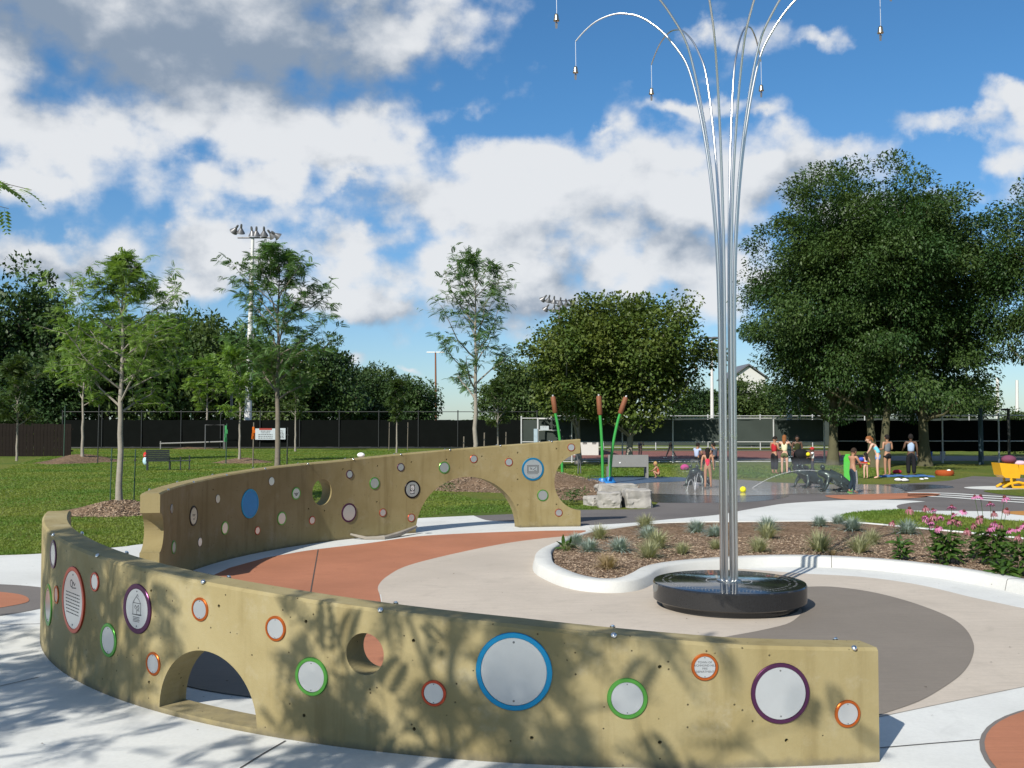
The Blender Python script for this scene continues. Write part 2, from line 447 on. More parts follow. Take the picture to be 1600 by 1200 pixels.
# ------------------------------------------------------------------ mesh helpers
class MB:
    def __init__(self):
        self.v, self.f = [], []

    def add(self, vs, fs):
        o = len(self.v)
        self.v += [tuple(p) for p in vs]
        self.f += [tuple(i + o for i in q) for q in fs]
        return self

    def box(self, c, s, rz=0.0, taper=1.0, rot=None):
        vs = []
        for k, (z, t) in enumerate(((-.5, 1), (.5, taper))):
            for x, y in ((-.5, -.5), (.5, -.5), (.5, .5), (-.5, .5)):
                vs.append(Vector((x * s[0] * t, y * s[1] * t, z * s[2])))
        m = rot if rot is not None else Matrix.Rotation(rz, 3, 'Z')
        c = Vector(c)
        return self.add([m @ v + c for v in vs], [(3, 2, 1, 0), (4, 5, 6, 7), (0, 1, 5, 4), (1, 2, 6, 5), (2, 3, 7, 6), (3, 0, 4, 7)])

    def tube(self, pts, rad, n=8, caps=True, flat=None):
        pts = [Vector(p) for p in pts]
        rad = list(rad) if hasattr(rad, '__len__') else [rad] * len(pts)
        rings = []
        ref = None
        for i, p in enumerate(pts):
            t = (pts[min(i + 1, len(pts) - 1)] - pts[max(i - 1, 0)])
            t = t.normalized() if t.length > 1e-9 else Vector((0, 0, 1))
            if ref is None:
                ref = Vector((1, 0, 0)) if abs(t.x) < 0.9 else Vector((0, 1, 0))
            u = (ref - t * ref.dot(t)).normalized()
            ref = u
            w = t.cross(u)
            rings.append([p + (u * math.cos(a) + w * math.sin(a) * (flat or 1)) * rad[i] for a in (2 * PI * k / n for k in range(n))])
        vs = [q for r in rings for q in r]
        fs = []
        for i in range(len(pts) - 1):
            for k in range(n):
                a, b = i * n + k, i * n + (k + 1) % n
                fs.append((a, b, b + n, a + n))
        if caps:
            fs.append(tuple(range(n - 1, -1, -1)))
            fs.append(tuple((len(pts) - 1) * n + k for k in range(n)))
        return self.add(vs, fs)

    def lathe(self, prof, n=24, c=(0, 0, 0), axis=None):
        """prof: (r, z) list"""
        m = Matrix.Identity(3) if axis is None else Vector((0, 0, 1)).rotation_difference(Vector(axis)).to_matrix()
        c = Vector(c)
        vs = []
        for r, z in prof:
            for k in range(n):
                a = 2 * PI * k / n
                vs.append(m @ Vector((r * math.cos(a), r * math.sin(a), z)) + c)
        fs = []
        for i in range(len(prof) - 1):
            for k in range(n):
                a, b = i * n + k, i * n + (k + 1) % n
                fs.append((a, b, b + n, a + n))
        if prof[0][0] > 1e-6:
            fs.append(tuple(range(n - 1, -1, -1)))
        if prof[-1][0] > 1e-6:
            fs.append(tuple((len(prof) - 1) * n + k for k in range(n)))
        return self.add(vs, fs)

    def ball(self, c, r, n=10, m=7, rot=None):
        r = r if hasattr(r, '__len__') else (r, r, r)
        c = Vector(c)
        vs = [Vector((0, 0, -r[2]))]
        for i in range(1, m):
            t = -PI / 2 + PI * i / m
            for k in range(n):
                a = 2 * PI * k / n
                vs.append(Vector((r[0] * math.cos(t) * math.cos(a), r[1] * math.cos(t) * math.sin(a), r[2] * math.sin(t))))
        vs.append(Vector((0, 0, r[2])))
        fs = [(0, 1 + (k + 1) % n, 1 + k) for k in range(n)]
        for i in range(m - 2):
            for k in range(n):
                a, b = 1 + i * n + k, 1 + i * n + (k + 1) % n
                fs.append((a, b, b + n, a + n))
        L = len(vs) - 1
        fs += [(1 + (m - 2) * n + k, 1 + (m - 2) * n + (k + 1) % n, L) for k in range(n)]
        if rot is not None:
            vs = [rot @ v for v in vs]
        return self.add([v + c for v in vs], fs)

    def build(self, name, mat, parent=None, smooth=None, loc=None):
        me = bpy.data.meshes.new(name)
        me.from_pydata(self.v, [], self.f)
        me.update()
        return link(name, me, mat, parent, smooth, loc)


def smooth_mesh(me, deg):
    for p in me.polygons:
        p.use_smooth = True
    me.set_sharp_from_angle(angle=R(deg))


def link(name, me, mat=None, parent=None, smooth=None, loc=None):
    if smooth:
        smooth_mesh(me, smooth)
    o = bpy.data.objects.new(name, me)
    if mat is not None and me is not None and len(me.materials) == 0:
        me.materials.append(mat)
    COL.objects.link(o)
    if parent is not None:
        o.parent = parent
    if loc is not None:
        o.location = loc
    return o


def tag(o, label=None, cat=None, group=None, kind=None):
    if label:
        o['label'] = label
    if cat:
        o['category'] = cat
    if group:
        o['group'] = group
    if kind:
        o['kind'] = kind
    return o


def thing(name, label, cat, loc=(0, 0, 0), rz=0.0, group=None):
    o = bpy.data.objects.new(name, None)
    COL.objects.link(o)
    o.empty_display_size = 0.2
    o.location = loc
    o.rotation_euler = (0, 0, rz)
    return tag(o, label, cat, group)


KIDS = {}


def copy_tree(o, parent=None):
    c = o.copy()
    COL.objects.link(c)
    if parent is not None:
        c.parent = parent
    for ch in o.children:
        copy_tree(ch, c)
    return c


def spline(pts, n=8, closed=True):
    P = [Vector((p[0], p[1], 0)) for p in pts]
    out = []
    N = len(P)
    rngi = range(N) if closed else range(N - 1)
    for i in rngi:
        if closed:
            p0, p1, p2, p3 = P[i - 1], P[i], P[(i + 1) % N], P[(i + 2) % N]
        else:
            p0, p1, p2, p3 = P[max(i - 1, 0)], P[i], P[i + 1], P[min(i + 2, N - 1)]
        for k in range(n):
            t = k / n
            out.append(0.5 * ((2 * p1) + (p2 - p0) * t + (2 * p0 - 5 * p1 + 4 * p2 - p3) * t * t + (3 * p1 - p0 - 3 * p2 + p3) * t ** 3))
    if not closed:
        out.append(P[-1])
    return [(p.x, p.y) for p in out]


def sheet(name, pts, z, mat, kind='structure', parent=None):
    vs = [Vector((p[0], p[1], z)) for p in pts]
    tris = tessellate_polygon([vs])
    mb = MB()
    fs = []
    for t in tris:
        a, b, c = (vs[i] for i in t)
        fs.append(tuple(t) if (b - a).cross(c - a).z > 0 else tuple(reversed(t)))
    mb.add(vs, fs)
    o = mb.build(name, mat, parent)
    if kind:
        o['kind'] = kind
    return o


def G(l):
    return [tuple(px(*q)[:2]) for q in l]


def ribbon(name, pts, width, z, mat, kind='structure', parent=None):
    mb = MB()
    P = [Vector((p[0], p[1])) for p in pts]
    vs = []
    for i, p in enumerate(P):
        t = (P[min(i + 1, len(P) - 1)] - P[max(i - 1, 0)]).normalized()
        nrm = Vector((-t.y, t.x)) * width / 2
        vs += [(p.x + nrm.x, p.y + nrm.y, z), (p.x - nrm.x, p.y - nrm.y, z)]
    mb.add(vs, [(2 * i, 2 * i + 1, 2 * i + 3, 2 * i + 2) for i in range(len(P) - 1)])
    o = mb.build(name, mat, parent)
    if kind:
        o['kind'] = kind
    return o


def inside(x, y, poly):
    c = False
    j = len(poly) - 1
    for i in range(len(poly)):
        xi, yi = poly[i][0], poly[i][1]
        xj, yj = poly[j][0], poly[j][1]
        if (yi > y) != (yj > y) and x < (xj - xi) * (y - yi) / (yj - yi) + xi:
            c = not c
        j = i
    return c


def scatter_mesh(name, tv, tf, pos, rot, scl):
    """instances of a small template merged into one mesh; pos (N,3) rot (N,3,3) scl (N,) or (N,3)"""
    tv = np.asarray(tv, float)
    N, k = len(pos), len(tv)
    scl = np.asarray(scl, float)
    if scl.ndim == 1:
        scl = np.repeat(scl[:, None], 3, 1)
    v = tv[None, :, :] * scl[:, None, :]
    v = np.einsum('nij,nkj->nki', rot, v) + np.asarray(pos)[:, None, :]
    v = v.reshape(-1, 3)
    fl = np.array([len(f) for f in tf])
    loops = np.concatenate([np.array(f) for f in tf])
    L = len(loops)
    allloops = (loops[None, :] + (np.arange(N) * k)[:, None]).reshape(-1)
    starts = np.concatenate([[0], np.cumsum(fl)[:-1]])
    allstarts = (starts[None, :] + (np.arange(N) * L)[:, None]).reshape(-1)
    me = bpy.data.meshes.new(name)
    me.vertices.add(len(v))
    me.vertices.foreach_set('co', v.astype(np.float32).ravel())
    me.loops.add(len(allloops))
    me.loops.foreach_set('vertex_index', allloops.astype(np.int32))
    me.polygons.add(len(allstarts))
    me.polygons.foreach_set('loop_start', allstarts.astype(np.int32))
    me.update(calc_edges=True)
    return me


def rot_from(dirs, nrm_jitter, g):
    """matrices whose +X is along dirs (N,3) and whose +Z is roughly up with jitter"""
    d = dirs / np.linalg.norm(dirs, axis=1, keepdims=True)
    up = np.tile(np.array([0, 0, 1.0]), (len(d), 1)) + g.normal(0, nrm_jitter, (len(d), 3))
    y = np.cross(up, d)
    y /= np.linalg.norm(y, axis=1, keepdims=True) + 1e-9
    z = np.cross(d, y)
    return np.stack([d, y, z], axis=2)


# ------------------------------------------------------------------ the setting: ground sheets
def ground_sheet():
    mb = MB()
    xs = [-2500, -600, -200, -80, -40, -20, 0, 20, 40, 80, 200, 600, 2500]
    ys = [-300, -60, -20, 0, 10, 20, 40, 70, 120, 250, 700, 3000]
    vs = [(x, y, 0) for y in ys for x in xs]
    n = len(xs)
    fs = [(j * n + i, j * n + i + 1, (j + 1) * n + i + 1, (j + 1) * n + i) for j in range(len(ys) - 1) for i in range(n - 1)]
    mb.add(vs, fs)
    o = mb.build('lawn', M['lawn'])
    o['kind'] = 'structure'


ground_sheet()
WC = (1.1215, 12.846)       # centre of the front wall's arc
WR = 6.495
BC = (1.921, 14.142)
BR = 6.624


def arc(c, r, a0, a1, n=40):
    return [(c[0] + r * math.cos(R(a0 + (a1 - a0) * i / n)), c[1] + r * math.sin(R(a0 + (a1 - a0) * i / n))) for i in range(n + 1)]


lens = G([(740, 806), (752, 811), (765, 814), (790, 815.5), (812, 816), (850, 818), (907, 822)])
upper = G([(943, 820), (992, 817), (1045, 812), (1120, 805), (1160, 798), (1195, 792), (1229, 787), (1290, 783), (1352, 781), (1410, 782), (1446, 784)])
tong = G([(1422, 786), (1405, 789), (1401, 792), (1406, 796), (1414, 798)])
conc = [(-30, 16.2), (-12, 16.25)] + spline([(-8.4, 16.3), (-7.75, 16.55), (-6.83, 17.4), (-6.52, 17.9), (-4.7, 20.3), (-2.14, 22.5)], 6, False) + \
    spline(lens, 4, False) + spline(upper, 5, False) + spline(tong, 4, False) + [(13.5, 24.0), (16, 20), (16, -8), (-30, -8)]
sheet('concrete_pavement', conc, 0.008, M['white_conc'])

asph = G([(740, 806), (810, 803), (890, 797), (940, 796.5), (1000, 796), (1018, 794), (1060, 760), (1160, 752), (1300, 757), (1380, 757), (1430, 755), (1484, 751), (1520, 744)]) + \
    [(25, 34), (40, 33), (40, 12), (14, 12), (9, 16), (0, 18), (-2.5, 22.4)]
sheet('asphalt_path', asph, 0.004, M['asphalt'])

# splash pad, wet
pad = spline(G([(868, 757), (868, 750), (935, 744), (1000, 744), (1080, 747), (1125, 750), (1160, 750), (1251, 757), (1336, 757), (1380, 759), (1407, 765), (1413, 770), (1400, 773), (1339, 773), (1270, 772),
                (1160, 775), (1090, 774), (1015, 771.5), (960, 769), (900, 764)]), 5)
sheet('splash_pad', pad, 0.012, M['wet'])
blue = spline(G([(868, 756), (868, 747), (930, 743.5), (1000, 744), (1060, 746), (1085, 750), (1060, 753), (1010, 755), (975, 759), (930, 760)]), 5)
sheet('blue_splash_surface', blue, 0.016, M['blue_pad'])
wetedge = spline(G([(1012, 772), (1090, 774.5), (1160, 775.5), (1230, 774), (1215, 780), (1170, 784.5), (1122, 786), (1060, 786), (1019, 784)]), 5)
sheet('wet_pavement', wetedge, 0.008, M['wet_dark'])
wet2 = spline(G([(1345, 758), (1420, 757), (1470, 758), (1490, 762), (1440, 765), (1416, 768), (1405, 763), (1380, 760)]), 5)
sheet('wet_pavement', wet2, 0.008, M['wet_dark'])
sheet('terracotta_band', spline(G([(1290, 775), (1339, 773.5), (1400, 771.5), (1449, 771), (1470, 773), (1452, 776.5), (1410, 780), (1350, 782), (1310, 780)]), 5), 0.016, M['terra'])
for k, (ya, yb, yc) in enumerate(((770.5, 771.5, 779.0), (772.8, 774.5, 782.5), (775.5, 777.5, 786.5))):
    ribbon('grey_band', spline(G([(1418, ya), (1480, yb), (1540, (yb + yc) / 2), (1640, yc + 2)]), 8, False), 0.33, 0.016, M['white_conc'])
sheet('orange_band', spline(G([(1566, 801), (1600, 799), (1660, 799), (1660, 808), (1600, 806)]), 5), 0.012, M['orange_pad'])
sheet('concrete_apron', spline(G([(1506, 762), (1530, 760.3), (1580, 759.5), (1640, 760), (1640, 767), (1570, 766), (1525, 764.5)]), 5), 0.008, M['white_conc'])
sheet('lawn_strip', spline(G([(1537, 768), (1565, 765.5), (1640, 765), (1640, 777), (1580, 774.5)]), 5), 0.012, M['lawn'])
island = spline(G([(1309, 811), (1322, 804), (1352, 800.5), (1407, 797.5), (1435, 801.5), (1531, 812), (1620, 817), (1700, 822), (1680, 850), (1534, 839), (1449, 831), (1394, 825.5), (1341, 821), (1316, 817)]), 6)
sheet('lawn_island', island, 0.016, M['lawn'])

# terracotta, beige and taupe inlays inside the ring
terra_out = G([(497, 859), (580, 849), (652, 839), (735, 834), (815, 831), (860, 830), (915, 829.5)])
terra = [(-4.02, 12.4), (-4.27, 13.6), (-4.22, 14.9), (-3.95, 16.0)] + spline([(-3.55, 16.75)] + terra_out, 5, False) + \
    spline(G([(915, 836), (850, 842), (790, 850), (715, 865), (640, 884), (606, 901), (591, 917), (593, 930)]), 5, False) + [(-1.47, 11.4), (-1.08, 10.4), (-0.7, 9.7), (-0.2, 9.0), (0.05, 8.7), (-.5, 8.2), (-1.4, 8.2), (-2.4, 8.8), (-3.4, 10.4)]
sheet('terracotta_concrete', terra, 0.012, M['terra'])
bei = spline(G([(915, 836), (850, 842), (790, 850), (715, 865), (640, 884), (606, 901), (591, 917), (593, 930)]), 5, False)[:-1] + [(-1.65, 12.6), (-1.47, 11.4), (-1.08, 10.4), (-0.7, 9.7), (-0.2, 9.0), (0.05, 8.7), (0.5, 7.9), (1.2, 7.5), (2.6, 7.5)] + \
    spline(G([(1376, 1122), (1480, 1100), (1600, 1075)]), 4, False) + [(6.2, 9.0), (6.5, 10.6)] + \
    spline(list(reversed(G([(1265, 898), (1350, 903), (1435, 915), (1520, 935), (1599, 952)]))), 5, False) + [(3.0, 15.0), (1.6, 16.2), (1.45, 18.2)]
sheet('beige_concrete', bei, 0.0125, M['beige'])
gry = spline(G([(1252, 919), (1299, 918.5), (1361, 926.6), (1421, 942), (1477, 963), (1506, 982), (1521, 1007), (1519, 1030), (1505, 1053), (1477, 1075), (1435, 1099), (1375, 1120)]), 5, False) + \
    spline([(1.7, 7.25), (0.3, 7.22), (-1.0, 7.62), (-2.3, 8.05), (-3.0, 8.6), (-3.45, 9.6), (-3.0, 10.6), (-2.3, 10.3), (-1.8, 9.4), (-1.3, 8.75), (-0.2, 8.5), (0.7, 9.0), (1.6, 9.75)], 4, False) + \
    spline(G([(1180, 989), (1228, 977.6), (1247, 966), (1253, 957), (1250, 950)]), 4, False) + [(3.0, 12.3), (3.3, 13.0)]
sheet('taupe_concrete', gry, 0.0165, M['grey'])
ring_c, ring_r = (4.855, 6.03), 1.86
sheet('grey_ring', arc(ring_c, ring_r, 0, 354, 60), 0.012, M['grey_line'])
sheet('terracotta_disc', arc(ring_c, ring_r - 0.032, 0, 354, 60), 0.016, M['terra'])
sheet('grey_ring', spline([(-9.2, 13.1), (-7.3, 13.45), (-6.1, 13.1), (-5.5, 12.3), (-5.55, 11.6), (-6.1, 11.0), (-7.5, 10.75), (-9.2, 11.1)], 6), 0.012, M['grey_line'])
sheet('terracotta_disc', spline([(-8.9, 12.7), (-7.3, 12.95), (-6.35, 12.7), (-5.92, 12.25), (-5.9, 11.9), (-6.3, 11.5), (-7.5, 11.3), (-8.9, 11.6)], 6), 0.016, M['terra'])
# saw-cut joints
for pts in ([(1375, 1171), (1450, 1164.5), (1531, 1158)], [(-60, 980), (0, 978), (64, 976)], [(375, 1203), (410, 1181), (446, 1160)], [(-60, 1088), (60, 1060)]):
    ribbon('saw_joint', G(pts), 0.012, 0.0125, M['joint'])
ribbon('saw_joint', G([(497, 860), (487, 917), (480, 960)]), 0.015, 0.0165, M['joint'])

# tennis court beyond the fence
sheet('tennis_court', [(-3, 56), (40, 54.5), (48, 62), (6, 64)], 0.006, M['court_grey'])
sheet('tennis_court', [(4, 58), (19.5, 58.5), (24, 73), (2, 73)], 0.010, M['court_red'])
sheet('tennis_court', [(-48, 81), (2, 81), (2, 86), (-48, 86)], 0.006, M['court_grey'])

# sloped mulch bank behind the far wall
def mound(name, c, rx, ry, h, mat, seed=0, kind='structure', nseg=40, nr=9):
    g = random.Random(seed)
    ph = [g.uniform(0, 6.28) for _ in range(4)]
    mb = MB()
    vs = [(c[0], c[1], h)]
    fs = []
    for i in range(1, nr + 1):
        t = i / nr
        for k in range(nseg):
            a = 2 * PI * k / nseg
            w = 1 + 0.10 * math.sin(2 * a + ph[0]) + 0.07 * math.sin(3 * a + ph[1]) + 0.04 * math.sin(7 * a + ph[2])
            z = h * (math.cos(PI * t) * .5 + .5) + (g.uniform(-.012, .012) if i < nr else 0) - (0.02 if i == nr else 0)
            vs.append((c[0] + rx * t * w * math.cos(a), c[1] + ry * t * w * math.sin(a), z))
    for k in range(nseg):
        fs.append((0, 1 + k, 1 + (k + 1) % nseg))
    for i in range(nr - 1):
        for k in range(nseg):
            a, b = 1 + i * nseg + k, 1 + i * nseg + (k + 1) % nseg
            fs.append((a, a + nseg, b + nseg, b))
    mb.add(vs, fs)
    o = mb.build(name, mat, smooth=60)
    o['kind'] = kind
    return o


mound('mulch_mound', (-9.5, 24.1), 1.45, 1.5, 0.28, M['mulch'], 1)
mound('mulch_mound', (-23.3, 53.6), 2.2, 3.0, 0.42, M['mulch'], 2)
mound('mulch_mound', (-14.3, 53.0), 1.6, 2.2, 0.25, M['mulch'], 3)
mound('mulch_mound', (-25.4, 82), 2.8, 4, 0.45, M['mulch'], 4)
mound('mulch_bank', (0.3, 33.5), 4.2, 3.2, 0.62, M['mulch'], 5, nseg=60, nr=14)
mound('mulch_bank', (1.9, 29.8), 1.9, 2.1, 0.2, M['mulch'], 6)


# ------------------------------------------------------------------ the two curved concrete walls
def on_cyl(c, r, x, y, near=True):
    """angle and height where the pixel's ray meets the upright cylinder"""
    d = ray(x, y)
    a = d.x * d.x + d.y * d.y
    b = -2 * (d.x * c[0] + d.y * c[1])
    cc = c[0] ** 2 + c[1] ** 2 - r * r
    disc = b * b - 4 * a * cc
    disc = max(disc, 0)
    t = (-b + (-1 if near else 1) * math.sqrt(disc)) / (2 * a)
    p = Vector((d.x * t, d.y * t, CAMH + d.z * t))
    return math.atan2(p.y - c[1], p.x - c[0]), p.z, Vector((p.x, p.y)).length, p


def rad_pt(c, r, a, z):
    return Vector((c[0] + r * math.cos(a), c[1] + r * math.sin(a), z))


def cutter(c, r, a, pts, depth=0.5, inward=0.5):
    """prism of outline (t, z) pushed through the wall along the radius at angle a"""
    e_r = Vector((math.cos(a), math.sin(a), 0))
    e_t = Vector((-math.sin(a), math.cos(a), 0))
    base = Vector((c[0], c[1], 0)) + e_r * r
    n = len(pts)
    vs = [base + e_r * depth + e_t * t + Vector((0, 0, z)) for t, z in pts] + [base - e_r * inward + e_t * t + Vector((0, 0, z)) for t, z in pts]
    bm = bmesh.new()
    bv = [bm.verts.new(v) for v in vs]
    bm.faces.new(bv[:n])
    bm.faces.new(list(reversed(bv[n:])))
    for i in range(n):
        j = (i + 1) % n
        bm.faces.new((bv[j], bv[i], bv[i + n], bv[j + n]))
    bmesh.ops.recalc_face_normals(bm, faces=bm.faces)
    return bm


def circ(t0, z0, r, n=40, a0=0.0):
    return [(t0 + r * math.cos(a0 + 2 * PI * k / n), z0 + r * math.sin(a0 + 2 * PI * k / n)) for k in range(n)]


def build_wall(name, c, r_out, thick, a0, a1, hfun, cuts, mat, n=240, ch=0.02):
    bm = bmesh.new()
    rings = []
    for i in range(n + 1):
        a = a0 + (a1 - a0) * i / n
        h = hfun(a)
        ri = r_out - thick
        prof = [(r_out, 0), (r_out, h - ch), (r_out - ch, h), (ri + ch, h), (ri, h - ch), (ri, 0)]
        rings.append([bm.verts.new(rad_pt(c, r, a, z)) for r, z in prof])
    for A, B in zip(rings, rings[1:]):
        for k in range(6):
            j = (k + 1) % 6
            bm.faces.new((A[k], A[j], B[j], B[k]))
    bm.faces.new(rings[0])
    bm.faces.new(list(reversed(rings[-1])))
    bmesh.ops.recalc_face_normals(bm, faces=bm.faces)
    me = bpy.data.meshes.new(name)
    bm.to_mesh(me)
    bm.free()
    o = bpy.data.objects.new(name, me)
    COL.objects.link(o)
    # all cutters joined in one mesh (they do not overlap one another)
    cb = bpy.data.meshes.new('cut')
    allbm = bmesh.new()
    for b in cuts:
        tmp = bpy.data.meshes.new('t')
        b.to_mesh(tmp)
        b.free()
        allbm.from_mesh(tmp)
        bpy.data.meshes.remove(tmp)
    allbm.to_mesh(cb)
    allbm.free()
    co = bpy.data.objects.new('cut', cb)
    COL.objects.link(co)
    md = o.modifiers.new('b', 'BOOLEAN')
    md.operation = 'DIFFERENCE'
    md.solver = 'EXACT'
    md.object = co
    bpy.context.view_layer.update()
    dg = bpy.context.evaluated_depsgraph_get()
    new = bpy.data.meshes.new_from_object(o.evaluated_get(dg))
    o.modifiers.clear()
    o.data = new
    new.name = name
    bpy.data.objects.remove(co)
    bpy.data.meshes.remove(cb)
    new.materials.clear()
    new.materials.append(M[mat])
    return o


def text_mesh(txt, size, align='CENTER', extrude=0.0, bold=False):
    cu = bpy.data.curves.new('lettering', 'FONT')
    cu.body = txt
    cu.size = size
    cu.align_x = align
    cu.align_y = 'CENTER'
    cu.extrude = extrude
    cu.space_line = 1.05
    cu.resolution_u = 2
    if bold:
        cu.offset = size * 0.02
    ob = bpy.data.objects.new('lettering', cu)
    COL.objects.link(ob)
    bpy.context.view_layer.update()
    dg = bpy.context.evaluated_depsgraph_get()
    me = bpy.data.meshes.new_from_object(ob.evaluated_get(dg))
    bpy.data.objects.remove(ob)
    bpy.data.curves.remove(cu)
    me.materials.clear()
    return me


def strokes(lines, w):
    """flat ink lines (u, v) in the plaque plane"""
    mb = MB()
    for ln in lines:
        for (x0, y0), (x1, y1) in zip(ln, ln[1:]):
            d = Vector((x1 - x0, y1 - y0))
            if d.length < 1e-6:
                continue
            q = Vector((-d.y, d.x)).normalized() * w / 2
            mb.add([(x0 - q.x, y0 - q.y, 0), (x1 - q.x, y1 - q.y, 0), (x1 + q.x, y1 + q.y, 0), (x0 + q.x, y0 + q.y, 0)], [(0, 1, 2, 3)])
    return mb


PLQ = {}


def plaque(wall, c, r, face, x, y, rpx, ring, near, label, ringw=0.17, art=None, plate='plate'):
    """face=+1: on the outer face, -1: on the inner face"""
    a, z, dist, p = on_cyl(c, r, x, y, near)
    rad = rpx * dist / FPX
    e_r = Vector((math.cos(a), math.sin(a), 0)) * face
    up = Vector((0, 0, 1))
    e_u = up.cross(e_r)          # to the viewer's right when looking at the face
    mat4 = Matrix((e_u, up, e_r)).transposed().to_4x4()
    pos = rad_pt(c, r, a, z) + e_r * 0.001
    # sagitta of a flat disc on a curved face
    sag = rad * rad / (2 * r)
    if face > 0:
        base_lo, base_hi = -sag - 0.002, 0.006
    else:
        base_lo, base_hi = -0.002, sag + 0.006
    mat4.translation = pos
    n = 40 if rad > 0.12 else 28
    ri = rad * (1 - ringw)
    if ring:
        mb = MB()
        prof = [(rad, base_lo), (rad, base_hi), (rad - 0.004, base_hi + 0.004), (ri, base_hi + 0.004), (ri, base_lo)]
        vs, fs = [], []
        for q in prof:
            for k in range(n):
                t = 2 * PI * k / n
                vs.append((q[0] * math.cos(t), q[0] * math.sin(t), q[1]))
        for i in range(len(prof) - 1):
            for k in range(n):
                k2 = (k + 1) % n
                fs.append((i * n + k, i * n + k2, (i + 1) * n + k2, (i + 1) * n + k))
        mb.add(vs, fs)
        P_ = mb.build('plaque', M[ring], wall, smooth=40)
    else:
        mb = MB().lathe([(rad * 1.04, base_lo), (rad * 1.04, base_hi - 0.002)], n)
        ri = rad
        P_ = mb.build('plaque', M['r_black'], wall)
    P_.matrix_world = mat4
    if label:
        P_['label'] = label
    top = base_hi + 0.001
    MB().lathe([(ri - 0.001, base_lo), (ri - 0.001, top - 0.002), (ri - 0.003, top)], n).build('plate', M[plate], P_, smooth=30)
    s = max(0.0035, rad * 0.03)
    for sgn in (-1, 1):
        MB().lathe([(s, 0), (s, 0.002), (s * .6, 0.0035)], 8, (0, sgn * ri * 0.86, top)).build('screw', M['screw'], P_)
    if art:
        for me_or_mb, off in art(ri):
            if isinstance(me_or_mb, MB):
                o = me_or_mb.build('lettering', M['ink'], P_)
            else:
                o = link('lettering', me_or_mb, M['ink'], P_)
            o.location = (off[0], off[1], top + 0.0008)
    return P_


# ---- front wall
f0 = on_cyl(WC, WR, 1373.5, 1120)[0]
f1 = math.atan2(10.72 - WC[1], -math.sqrt(WR ** 2 - (10.72 - WC[1]) ** 2))
if f1 > 0:
    f1 -= 2 * PI
if f0 > 0:
    f0 -= 2 * PI
HS = [0, .9, 2.37, 4.26, 6.0, 7.2, 9.4]
HV = [.735, .775, .89, 1.0, 1.085, 1.15, 1.236]


def h_front(a):
    return float(np.interp((f0 - a) * WR, HS, HV))


TH = 0.25
cuts = []
al, zl, _, _ = on_cyl(WC, WR, 249, 1111)
ar, zr, _, _ = on_cyl(WC, WR, 401, 1144)
at_, zt, _, _ = on_cyl(WC, WR, 320, 1017)
am = (al + ar) / 2
aw = abs(al - ar) * WR / 2
arch_floor = 0.045
zc = zt - aw
pts = [(aw * math.cos(t), max(zc, arch_floor) + (zt - max(zc, arch_floor)) * math.sin(t)) for t in [PI * k / 36 for k in range(37)]]
if zc > arch_floor:
    pts += [(-aw, arch_floor), (aw, arch_floor)]
cuts.append(cutter(WC, WR, am, pts))
ah, zh, dh, _ = on_cyl(WC, WR, 570, 1022)
cuts.append(cutter(WC, WR, ah, circ(0, zh, 32 * dh / FPX)))
TIES = [(478, 971), (646, 1001), (475, 1118), (647, 1139), (236, 923), (342, 947), (233, 1066), (1031, 1042), (1031, 1160), (831, 1153), (1229, 1157)]
for x, y in TIES:
    a, z, d, _ = on_cyl(WC, WR, x, y)
    cuts.append(cutter(WC, WR, a, circ(0, z, 0.0125, 10), 0.1, 0.035))
fw = build_wall('curved_wall', WC, WR, TH, f0, f1, h_front, cuts, 'wall')
tag(fw, 'low curved yellow concrete wall in front, with small arch and round hole', 'wall')


def art_fire(r):
    return [(text_mesh('TOWN OF\nRICHMOND HILL\nFIRE\nDEPARTMENT', r * 0.27), (0, 0.0))]


def art_house(r):
    k = r
    L = [[(-.34, -.30), (-.34, .28), (-.05, .60), (.18, .48), (.36, .28), (.36, -.30), (-.34, -.30)], [(-.02, .62), (.06, .72), (.14, .60)], [(-.34, .28), (.36, .28)],
         [(.0, -.26), (.02, .05), (-.12, .18), (-.18, .05), (-.08, -.02)], [(.02, .05), (.16, .20), (.22, .06), (.1, -.04)], [(.05, -.1), (.14, -.02), (.24, -.12)], [(-.4, -.30), (.45, -.26)]]
    L += [[(-.32, -.42 - .07 * i), (.28 - .05 * (i % 2), -.42 - .07 * i)] for i in range(4)]
    return [(strokes([[(x * k, y * k) for x, y in l] for l in L], r * 0.028), (0, 0))]


def art_para(r):
    g = random.Random(4)
    L = []
    for i in range(7):
        y = .22 - .115 * i
        w = .72 * math.sqrt(max(0.05, 1 - y * y))
        x = -w
        while x < w:
            e = min(w, x + g.uniform(.08, .2))
            L.append([(x, y), (e, y)])
            x = e + .04
    swirl = [(-.15 + .12 * math.cos(t), .55 + .12 * math.sin(t)) for t in [k * .5 for k in range(14)]]
    L += [swirl, [(-.05, .5), (.05, .62), (.15, .5), (.25, .6)], [(-.1, .40), (.35, .44)]]
    return [(strokes([[(x * r, y * r) for x, y in l] for l in L], r * 0.035), (0, 0))]


